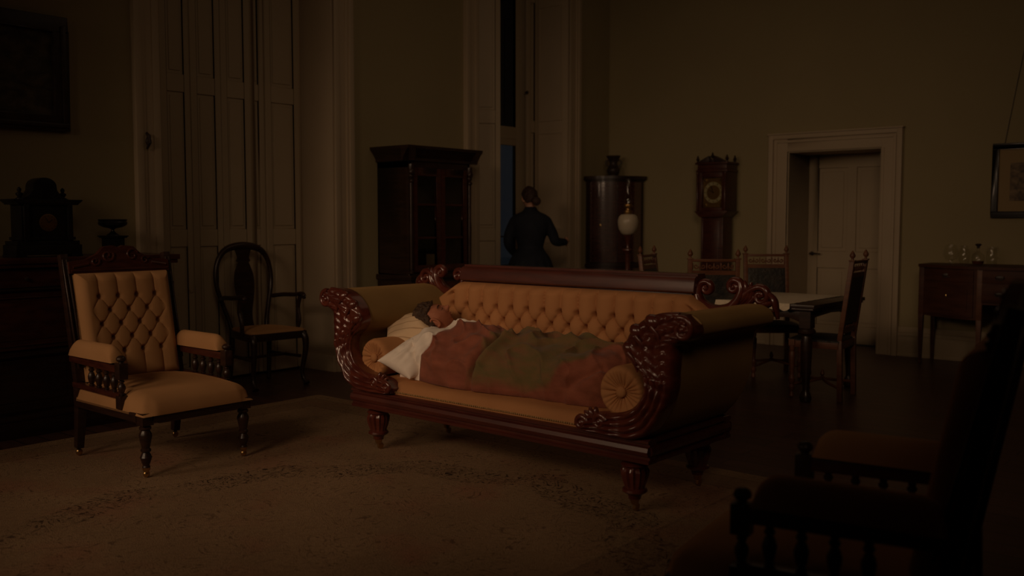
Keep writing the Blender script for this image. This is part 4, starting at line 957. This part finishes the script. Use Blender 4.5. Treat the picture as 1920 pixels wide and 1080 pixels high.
obj('hanging_cord', join(sweep([(-.22, -.012, .68), (-.14, -.008, 1.2), (-.05, -.006, 1.75)], .003, 6), sweep([(.22, -.012, .68), (.14, -.008, 1.2), (.05, -.006, 1.75)], .003, 6)), M['bronze'], pr_)

# ---------------------------------------------------------------- bookcase
bk_ = thing('glazed_bookcase', 'tall dark glazed bookcase with heavy cornice between the two windows', 'bookcase', (-6.28, 6.225, 0))
x0, x1, y0, y1 = -.21, .20, -.395, .395
obj('carcass', join(box(x0, x1 + .04, y0 - .02, y1 + .02, 0, .10), box(x0, x1 + .03, y0 - .01, y1 + .01, .10, .80), box(x0, x1 + .05, y0 - .03, y1 + .03, .80, .845),
    box(x0, x0 + .02, y0, y1, .845, 1.86), box(x0, x1, y0, y0 + .03, .845, 1.86), box(x0, x1, y1 - .03, y1, .845, 1.86), box(x0, x1, y0, y1, 1.80, 1.87), box(x0, x1, y0, y1, .845, .86)), M['walnut'], bk_, bevel=.004)
obj('shelf', box(x0 + .02, x1 - .05, y0 + .03, y1 - .03, 1.165, 1.185), M['walnut'], bk_); obj('shelf', box(x0 + .02, x1 - .05, y0 + .03, y1 - .03, 1.465, 1.485), M['walnut'], bk_)
cp = [(0, 1.86), (.015, 1.86), (.02, 1.885), (.035, 1.905), (.055, 1.935), (.085, 1.965), (.09, 1.99), (0, 1.99)]
cor = join(prism([(x1 + p, q) for p, q in cp], y0 - .09, y1 + .09, 'y'), prism([(y0 - p, q) for p, q in cp], x0, x1 + .09, 'x'), prism([(y1 + p, q) for p, q in cp], x0, x1 + .09, 'x'), box(x0, x1 + .02, y0 - .02, y1 + .02, 1.86, 1.985))
obj('cornice', cor, M['walnut'], bk_, sharp=25)
for ya, yb in ((y0 + .045, -.004), (.004, y1 - .045)):
    dd = obj('door', join(box(x1 - .02, x1 + .012, ya, ya + .05, .87, 1.80), box(x1 - .02, x1 + .012, yb - .05, yb, .87, 1.80), box(x1 - .02, x1 + .012, ya + .05, yb - .05, .87, .93), box(x1 - .02, x1 + .012, ya + .05, yb - .05, 1.73, 1.80),
        box(x1 - .015, x1 + .004, ya + .05, yb - .05, 1.165, 1.185), box(x1 - .015, x1 + .004, ya + .05, yb - .05, 1.465, 1.485)), M['mahog_dark'], bk_, bevel=.003)
    obj('glass_pane', box(x1 - .008, x1 - .005, ya + .05, yb - .05, .93, 1.73), M['dpane'], dd)
    obj('cupboard_door', join(box(x1 + .03, x1 + .045, ya, yb, .14, .77), box(x1 + .045, x1 + .052, ya + .06, yb - .06, .20, .71)), M['mahog_dark'], bk_, bevel=.003)
for y in (y0 + .015, y1 - .015):
    obj('column', join(xf(lathe([(.022, 0), (.024, .02), (.016, .03), (.018, .3), (.020, .40), (.015, .48), (.017, .8), (.016, .84), (.026, .86), (.020, .88), (.030, .92), (.026, .97)], 16), (x1 + .012, y, .86)), ell((x1 + .025, y, 1.76), (.022, .03, .035), 12, 8), ell((x1 + .02, y, 1.68), (.02, .026, .02), 12, 8)), M['walnut'], bk_)
bkk = obj('upright_book', box(-.04, .09, .052, .085, 0, .16), M['mount'], None, bevel=.002)
bkk.location = (-6.28, 6.225, .86); tag(bkk, 'pale upright book on the lowest shelf behind right bookcase door', 'book')

# ---------------------------------------------------------------- corner cabinet, vase
cc = thing('corner_cabinet', 'dark bow-front corner cupboard with polished curved doors in the room corner', 'cabinet', (XL + .035, YR - .035, 0))
def arcp(r, a0=-PI / 2, a1=0.0, n=28): return [(r * math.cos(a), r * math.sin(a)) for a in lerpl(a0, a1, n)]
RC = .50
def qp(r, z0, z1, ins=0): return prism([(ins, -ins)] + [(0 + ins, -r)] + arcp(r) + [(r, -ins)], z0, z1, 'z')
obj('body', join(qp(RC - .02, .06, 1.80), qp(RC + .005, 0, .08), qp(RC, .80, .83)), M['walnut'], cc, sharp=30)
obj('top', join(qp(RC + .005, 1.80, 1.815), qp(RC + .03, 1.815, 1.85)), M['walnut'], cc, sharp=30)
for a0, a1 in ((-PI / 2 + .14, -PI / 4 - .01), (-PI / 4 + .01, -.14)):
    for z0, z1 in ((.10, .78), (.85, 1.78)):
        A_ = lerpl(a0, a1, 16); poly = [((RC - .02) * math.cos(a), (RC - .02) * math.sin(a)) for a in A_] + [((RC + .0) * math.cos(a), (RC + .0) * math.sin(a)) for a in reversed(A_)]
        dd = obj('door', prism(poly, z0, z1, 'z'), M['polish'], cc, sharp=30)
        if z0 > .5:
            a_ = a1 - .06 if a0 < -1 else a0 + .06
            if a0 < -1: obj('escutcheon', xf(ell((0, 0, 0), (.004, .012, .02), 12, 8), ((RC + .002) * math.cos(a0 + .25), (RC + .002) * math.sin(a0 + .25), 1.28), (0, 0, a0 + .25)), M['brass'], dd)
vs = thing('bronze_vase', 'dark two-handled vase standing on top of the corner cupboard', 'vase', (XL + .225, YR - .235, 1.85))
vs.scale = (1.18, 1.18, 1.05)
obj('body', lathe([(.055, 0), (.055, .012), (.045, .018), (.050, .03), (.062, .05), (.066, .075), (.060, .095), (.048, .105), (.050, .112), (.042, .125), (.038, .145), (.042, .170), (.050, .190), (.066, .215), (.072, .228), (.070, .234), (.056, .222), (.040, .2), (.001, .19)], 30), M['bronze'], vs)
for s in (-1, 1):
    hp = cat([(s * .045, 0, .185), (s * .072, 0, .175), (s * .078, 0, .150), (s * .066, 0, .128), (s * .050, 0, .112)], 6)
    g = sweep([(p.x * .77, p.x * .64, p.z) for p in hp], .007, 8)
    obj('handle', g, M['bronze'], vs)

# ---------------------------------------------------------------- longcase clock
lc = thing('longcase_clock', 'tall dark longcase clock with pediment hood against the right wall', 'clock', (-4.965, YR - .15, 0))
obj('trunk', join(box(-.13, .13, -.105, .11, .45, 1.40), box(-.085, .085, -.115, -.10, .55, 1.34), box(-.13, -.112, -.112, -.1, .5, 1.38), box(.112, .13, -.112, -.1, .5, 1.38)), M['mahog_dark'], lc, bevel=.004)
obj('plinth', join(box(-.18, .18, -.15, .12, 0, .08), box(-.165, .165, -.135, .12, .08, .42), box(-.15, .15, -.12, .12, .42, .46), box(-.12, .12, -.14, -.13, .12, .38)), M['mahog_dark'], lc, bevel=.004)
obj('hood', join(prism([(-.13, 1.37), (-.15, 1.39), (-.19, 1.425), (-.20, 1.44), (.20, 1.44), (.19, 1.425), (.15, 1.39), (.13, 1.37)], -.15, .12), box(-.175, -.12, -.13, .12, 1.44, 1.86), box(.12, .175, -.13, .12, 1.44, 1.86), box(-.12, .12, -.05, .12, 1.44, 1.86),
    box(-.12, .12, -.125, -.05, 1.44, 1.475), box(-.12, .12, -.125, -.05, 1.80, 1.86), box(-.185, .185, -.14, .12, 1.86, 1.885), box(-.175, .175, -.13, .12, 1.885, 1.945), box(-.195, .195, -.15, .12, 1.945, 1.965)), M['mahog_dark'], lc, bevel=.003)
for s in (-1, 1): obj('hood_column', xf(lathe([(.016, 0), (.018, .01), (.011, .02), (.013, .2), (.011, .38), (.018, .395), (.016, .41)], 12), (s * .165, -.142, 1.445)), M['mahog_dark'], lc)
obj('pediment', join(prism([(-.18, 1.965), (-.035, 2.035), (-.028, 2.010), (-.028, 1.965)], -.145, -.09), prism([(.18, 1.965), (.035, 2.035), (.028, 2.010), (.028, 1.965)], -.145, -.09), box(-.028, .028, -.14, -.09, 1.965, 1.995)), M['walnut'], lc, bevel=.003)
FN = [(.016, 0), (.016, .008), (.008, .014), (.018, .03), (.020, .04), (.009, .054), (.011, .062), (.003, .078)]
for x, y, z in ((-.175, -.12, 1.965), (.175, -.12, 1.965), (0, -.115, 1.995), (.175, .06, 1.965)): obj('finial', xf(lathe(FN, 12), (x, y, z)), M['walnut'], lc)
pt_ = obj('dial_plate', join(box(-.12, .12, -.085, -.078, 1.478, 1.798), *[xf(lathe([(.020, 0), (.014, .003), (.001, .004)], 12), (x_, -.085, z_), (PI / 2, 0, 0)) for x_ in (-.097, .097) for z_ in (1.505, 1.772)]), M['gilt'], lc)
rg_ = lathe([(.080, 0), (.114, 0), (.114, .004), (.080, .004), (.080, 0)], 48); rg_ = (rg_[0], [f for f in rg_[1] if len(f) == 4])
dl = obj('dial', xf(rg_, (0, -.085, 1.64), (PI / 2, 0, 0)), M['dial'], lc)
nm = []
for i in range(12):
    a = i * PI / 6; nm.append(bar((.090 * math.sin(a), -.0895, 1.64 + .090 * math.cos(a)), (.108 * math.sin(a), -.0895, 1.64 + .108 * math.cos(a)), .007, .001, (0, 1, 0)))
obj('numerals', join(*nm), M['ink'], dl)
obj('hands', join(bar((0, -.094, 1.64), (-.045, -.094, 1.665), .006, .002, (0, 1, 0)), bar((0, -.097, 1.64), (-.030, -.097, 1.715), .005, .002, (0, 1, 0)), xf(lathe([(.008, 0), (.008, .006)], 12), (0, -.09, 1.64), (PI / 2, 0, 0))), M['ink'], dl)
obj('hood_glass', box(-.12, .12, -.118, -.116, 1.475, 1.80), M['dpane'], lc)

# ---------------------------------------------------------------- dining table, cloth, chairs
TX0, TX1, TY0, TY1, TZ = -4.10, -2.68, 6.57, 7.60, .72
tb = thing('dining_table', 'dark wooden dining table with heavy legs behind the right end of sofa', 'table', ((TX0 + TX1) / 2, (TY0 + TY1) / 2, 0))
hx, hy = (TX1 - TX0) / 2, (TY1 - TY0) / 2
obj('tabletop', join(box(-hx, hx, -hy, hy, TZ - .028, TZ), box(-hx + .012, hx - .012, -hy + .012, hy - .012, TZ - .045, TZ - .028)), M['walnut'], tb, bevel=.005)
ap = [(-hx + .1, .575), (-hx + .1, .675), (hx - .1, .675), (hx - .1, .575), (hx - .22, .615), (0, .60), (-hx + .22, .615)]
ap2 = [(-hy + .1, .56), (-hy + .1, .675), (hy - .1, .675), (hy - .1, .56), (hy - .2, .615), (0, .63), (-hy + .2, .615)]
obj('apron', join(prism(ap, -hy + .07, -hy + .10), prism(ap, hy - .10, hy - .07), prism(ap2, -hx + .07, -hx + .10, 'x'), prism(ap2, hx - .10, hx - .07, 'x')), M['walnut'], tb, bevel=.003)
tl = [(.030, 0), (.040, .006), (.044, .03), (.036, .06), (.024, .085), (.024, .10), (.034, .22), (.040, .36), (.042, .44), (.036, .475), (.034, .485), (.062, .510), (.064, .525), (.052, .540), (.045, .545)]
for sx in (-1, 1):
    for sy in (-1, 1):
        obj('leg', join(xf(lathe(tl, 20), (sx * (hx - .085), sy * (hy - .085), 0)), box(sx * (hx - .085) - .042, sx * (hx - .085) + .042, sy * (hy - .085) - .042, sy * (hy - .085) + .042, .545, .676)), M['walnut'], tb, sharp=40)
def clo(a, b_, o_):
    x = TX0 + .15 + a * (TX1 - .18 - TX0 - .15); tt = b_
    sc_ = .018 * abs(math.sin(a * PI * 13))
    if tt < .12:
        k = 1 - tt / .12; return (x, TY0 - .006 - .003 - o_, TZ + .004 - k * (.055 + sc_ - .018))
    q = (tt - .12) / .88; xs = x + (.012 * abs(math.sin(q * PI * 9)) if a > .98 else 0)
    return (xs, TY0 - .006 + q * (TY1 - .04 - TY0), TZ + .003 + o_)
cth = obj('lace_tablecloth', slab(160, 60, lambda a, b_: clo(a, b_, .002), lambda a, b_: clo(a, b_, -.0005)), M['lace'])
tag(cth, 'cream lace cloth with scalloped edge on the dining table', 'tablecloth')
def dining_chair():
    """faces local -y"""
    t = thing('carved_dining_chair', '', '')
    sw = .18
    def px(z): return .175 + (z - .45) * .13 if z > .45 else .175
    for s in (-1, 1):
        obj('back_post', join(bar((s * sw, .185, 0), (s * sw, .175, .45), .034, .036, (0, 1, 0)), bar((s * sw, .175, .45), (s * sw, px(1.035), 1.035), .034, .034, (0, 1, 0)),
            box(s * sw - .024, s * sw + .024, px(1.04) - .022, px(1.04) + .022, 1.033, 1.043)), M['oakred'], t, bevel=.003)
        obj('finial', xf(lathe([(.010, 0), (.008, .012), (.019, .024), (.021, .036), (.014, .050), (.003, .070)], 14), (s * sw, px(1.04), 1.043)), M['oakred'], t)
        obj('leg', join(turned((s * (sw + .015), -.17, 0), (s * (sw + .015), -.17, .40), [(.012, 0), (.020, .03), (.016, .07), (.012, .11), (.022, .16), (.024, .2), (.013, .25), (.024, .30), (.026, .36), (.014, .42), (.016, .5), (.022, .72), (.024, .84), (.016, .88), (.02, .92), (.02, 1)], 16),
            box(s * (sw + .015) - .022, s * (sw + .015) + .022, -.192, -.148, .395, .44)), M['oakred'], t, sharp=30)
    obj('seat', slab(20, 20, lambda a, b_: ((a - .5) * .42, -.20 + b_ * .375, .445 + .028 * (max(0, math.sin(PI * a) * math.sin(PI * b_))) ** .4), lambda a, b_: ((a - .5) * .42, -.20 + b_ * .375, .435)), M['leather'], t, sharp=60)
    obj('seat_rail', join(box(-.205, .205, -.195, -.165, .385, .437), box(-.205, -.175, -.17, .17, .385, .437), box(.175, .205, -.17, .17, .385, .437), box(-.18, .18, .16, .19, .385, .437)), M['oakred'], t, bevel=.004)
    def yz(z, o_=0): return px(z) + o_
    def rail(z0, z1, w_=.166, d=.022): return ([(x, px(z) + y, z) for x in (-w_, w_) for y in (-d / 2, d / 2) for z in (z0, z1)], box(0, 1, 0, 1, 0, 1)[1])
    obj('top_rail', rail(1.015, 1.036, .17, .034), M['oakred'], t, bevel=.004)
    for zc, n, hh, R_ in ((.980, 6, .030, rail(.915, .947, .166, .026)), (.545, 6, .016, rail(.50, .53))):
        g = [R_]
        for i in range(n):
            cx = -.135 + i * .054
            pts, rr_ = spiral(cx, zc, .020 if hh > .02 else .014, 1.1, PI / 2 * (i % 2) * 2, .0058, .0045, 0, 1 if i % 2 else -1, 16)
            g.append(sweep([(p[0], px(p[2]), p[2]) for p in pts], rr_, 6))
            g.append(ell((cx + .026, px(zc), zc), (.006, .006, hh), 8, 6))
        obj('pierced_rail', join(*g), M['oakred'], t, sharp=40)
    ln = slab(24, 24, lambda a, b_: ((a - .5) * .335, px(.57 + b_ * .345) - .014 - .006 * (math.sin(PI * a) * math.sin(PI * b_)) ** .3 if 0 < a < 1 and 0 < b_ < 1 else px(.57 + b_ * .345) - .014, .57 + b_ * .345), lambda a, b_: ((a - .5) * .335, px(.57 + b_ * .345) + .012, .57 + b_ * .345))
    obj('leather_panel', ln, M['leather'], t, sharp=60)
    cx = []
    for s in (-1, 1):
        p = cat([(s * sw, -.165, .10), (s * .09, -.07, .115), (0, 0, .13), (-s * .09, .07, .115), (-s * sw, .17, .10)], 5); cx.append(sweep(p, .011, 8, ref=(0, 0, 1)))
    cx.append(xf(lathe([(.014, 0), (.02, .008), (.008, .016), (.018, .032), (.012, .05), (.003, .07)], 12), (0, 0, .135)))
    obj('stretcher', join(*cx), M['oakred'], t)
    return t
def face_rz(d): return math.atan2(d[1], d[0]) + PI / 2
dc = dining_chair()
G_ = 'carved high-back dining chairs'
def put(o, x, y, fx, fy, lab):
    o.location = (x, y, 0); o.rotation_euler = (0, 0, face_rz((fx, fy))); tag(o, lab, 'dining chair', G_)
def chair_at(o, px_, depth, fx, fy, lab, kk=.25):
    """place so the mid point of the finials is seen at column px_ at this depth"""
    lat = (px_ - 960) / 1770 * depth; p = Rv * lat + Fv * depth; f = Vector((fx, fy, 0)).normalized()
    p = p + f * kk; put(o, p.x, p.y, fx, fy, lab)
chair_at(dc, 1339, 7.22, Fv.x + .10, Fv.y, 'carved dining chair seen from behind, directly right of the clock trunk at table front')
o = copy_tree(dc); chair_at(o, 1436, 8.35, -Fv.x * .9 + .05, -Fv.y, 'carved dining chair with dark tooled leather back facing the camera across the table')
o = copy_tree(dc); chair_at(o, 1214, 8.20, 1, .22, 'carved dining chair farthest left, in front of the corner cupboard')
o = copy_tree(dc); chair_at(o, 1611, 6.98, -math.cos(R(5)), -math.sin(R(5)), 'carved dining chair seen side-on at the right end of table')

# ---------------------------------------------------------------- oil lamp on its stand
LP = Rv * ((1177 - 960) / 1770 * 8.35) + Fv * 8.35
st_ = thing('lamp_stand', 'small dark pedestal table behind the sofa carrying the oil lamp', 'side table', (LP.x, LP.y, 0))
obj('top', lathe([(.001, .70), (.17, .70), (.18, .71), (.18, .718), (.17, .725), (.001, .725)], 36), M['walnut'], st_)
obj('column', lathe([(.06, .05), (.045, .08), (.03, .12), (.05, .2), (.05, .28), (.025, .36), (.022, .55), (.04, .62), (.05, .70)], 20), M['walnut'], st_)
for i in range(3):
    a = i * 2 * PI / 3 + .4; c_, s_ = math.cos(a), math.sin(a)
    obj('foot', sweep(cat([(.03 * c_, .03 * s_, .12), (.10 * c_, .10 * s_, .10), (.17 * c_, .17 * s_, .04), (.21 * c_, .21 * s_, .014)], 5), [.02] * 16, 8, ref=(0, 0, 1)), M['walnut'], st_)
lm = thing('oil_lamp', 'unlit oil lamp with pale opal glass bowl and tall clear chimney', 'lamp', (LP.x, LP.y, .725))
k0 = .725
obj('base', lathe([(.075, 0), (.075, .02), (.06, .03), (.035, .045), (.024, .06), (.022, .18), (.024, .31), (.030, .325), (.046, .335), (.052, .345), (.050, .355), (.020, .36), (.014, .38), (.018, .42), (.030, .445), (.045, .480), (.03, .485)], 28), M['mahog_dark'], lm)
obj('glass_bowl', xf(lathe([(.035, 0), (.062, .018), (.082, .055), (.091, .10), (.090, .135), (.080, .165), (.062, .182), (.03, .186)], 36), (0, 0, .478)), M['opal'], lm)
obj('burner', xf(lathe([(.034, 0), (.040, .01), (.038, .03), (.026, .036), (.024, .05), (.038, .060), (.042, .075), (.036, .088), (.030, .09)], 24, 18, .12, (.055, .085)), (0, 0, .662)), M['gilt'], lm)
obj('chimney', xf(lathe([(.030, 0), (.036, .03), (.034, .055), (.024, .080), (.021, .11), (.020, .20), (.021, .225), (.0195, .225), (.0185, .2), (.0195, .11), (.022, .080), (.032, .055), (.034, .03), (.028, 0)], 28), (0, 0, .748)), M['glass'], lm)

# ---------------------------------------------------------------- right sideboard with glassware
SX = -1.79   # centre x
sd = thing('bow_front_sideboard', 'mahogany bow-front sideboard on tapered legs against the right wall', 'sideboard', (SX, YR - .02, 0))
def front(x):
    """front edge y (negative towards room) for local x -.94...94"""
    ax = abs(x)
    if ax > .36: q = (.94 - ax) / .58; return -.36 - .30 * math.sin(PI / 2 * q) ** 1.0
    return -.66
def sidepoly(o_, xa, xb, n=30): return [(xa - (o_ if xa < -.9 else 0), 0)] + [(x * (1 + o_ / .94), front(x) - o_) for x in lerpl(xa, xb, n)] + [(xb + (o_ if xb > .9 else 0), 0)]
obj('top', prism(sidepoly(.02, -.94, .94, 60), .905, .93, 'z'), M['inlay'], sd, sharp=30)
obj('carcass', join(prism(sidepoly(0, -.94, -.36), .46, .905, 'z'), prism(sidepoly(0, .36, .94), .46, .905, 'z'), prism(sidepoly(0, -.36, .36), .60, .905, 'z')), M['inlay'], sd, sharp=30)
def curved_panel(xa, xb, z0, z1, o_=.010, ins=.004):
    A_ = lerpl(xa, xb, 14); return prism([(x, front(x) + ins) for x in A_] + [(x, front(x) - o_) for x in reversed(A_)], z0, z1, 'z')
for sgn_ in (-1, 1):
    xa, xb = sorted((sgn_ * .90, sgn_ * .41))
    dw = obj('drawer', curved_panel(xa, xb, .79, .893), M['inlay'], sd, sharp=30)
    xm = (xa + xb) / 2; ym = front(xm) - .012
    def handle(xm, ym, zc, w_=.04):
        return join(ell((xm, ym, zc), (w_, .004, .018), 20, 8), sweep(cat([(xm - w_ * .8, ym - .004, zc + .006), (xm - w_ * .7, ym - .016, zc - .012), (xm, ym - .018, zc - .018), (xm + w_ * .7, ym - .016, zc - .012), (xm + w_ * .8, ym - .004, zc + .006)], 5), .003, 6))
    obj('drawer_pull', handle(xm, ym, .845), M['bronze'], dw)
    dd = obj('door', join(curved_panel(xa, xb, .48, .775), curved_panel(xa + .05, xb - .05, .53, .73, .014)), M['inlay'], sd, sharp=30)
    obj('escutcheon', ell((xm, ym - .002, .66), (.010, .003, .014), 12, 8), M['brass'], dd)
for z0, z1 in ((.79, .893), (.62, .775)):
    dw = obj('drawer', box(-.34, .34, -.67, -.65, z0, z1), M['inlay'], sd, bevel=.002)
    for xm in (-.2, .2): obj('drawer_pull', handle(xm, -.674, (z0 + z1) / 2), M['bronze'], dw)
for x, y in ((-.925, -.37), (-.36, -.64), (.36, -.64), (.925, -.37), (-.91, -.04), (.91, -.04)):
    obj('leg', join(bar((x, y, .905), (x, y, .46), .046, .046, (0, 1, 0)), bar((x, y, .46), (x, y, 0.0), .044, .044, (0, 1, 0), .024, .024)), M['inlay'] if y > -.5 else M['oakred'], sd, bevel=.002)
def glassware(name, label, cat_, px_, y, prof, fill=None, stopper=None, group=None):
    lat = (px_ - 960) / 1770; d = Rv * lat + Fv; k = y / d.y
    t = thing(name, label, cat_, (d.x * k, y, .93), 0, group)
    th = .0025
    inner = [(max(.001, r - th), z) for r, z in reversed(prof[1:])]
    obj('glass', lathe(prof + inner + [(.001, prof[1][1] + .004)], 32), M['glass'], t)
    if fill: obj('drink', lathe(fill, 28), M['water'], t)
    if stopper: obj('stopper', lathe(stopper, 20), M['bronze'], t)
    return t
glassware('glass_bowl', 'round footed glass bowl at the left end of the right sideboard', 'glass bowl', 1783, 9.33, [(.001, 0), (.04, .0), (.04, .006), (.012, .014), (.010, .03), (.05, .045), (.066, .08), (.066, .11), (.055, .145), (.048, .165), (.052, .18)], group='glassware on the right sideboard')
glassware('glass_jug', 'plain clear glass vase between the glass bowl and the decanter', 'glass vase', 1808, 9.40, [(.001, 0), (.035, 0), (.04, .01), (.05, .06), (.045, .11), (.030, .15), (.036, .17)], group='glassware on the right sideboard')
glassware('decanter', 'globe-shaped glass decanter with dark stopper and dark drink inside', 'decanter', 1834, 9.28, [(.001, 0), (.038, 0), (.045, .008), (.052, .04), (.055, .065), (.048, .092), (.028, .112), (.016, .122), (.015, .155), (.022, .165)], [(.001, .005), (.040, .006), (.047, .02), (.049, .036), (.001, .036)], [(.012, .150), (.013, .168), (.022, .176), (.028, .184), (.022, .192), (.003, .194)], 'glassware on the right sideboard')
glassware('glass_jar', 'tall clear glass jar right of the decanter on the sideboard', 'glass jar', 1860, 9.36, [(.001, 0), (.035, 0), (.042, .01), (.050, .06), (.046, .11), (.036, .14), (.040, .16)], group='glassware on the right sideboard')
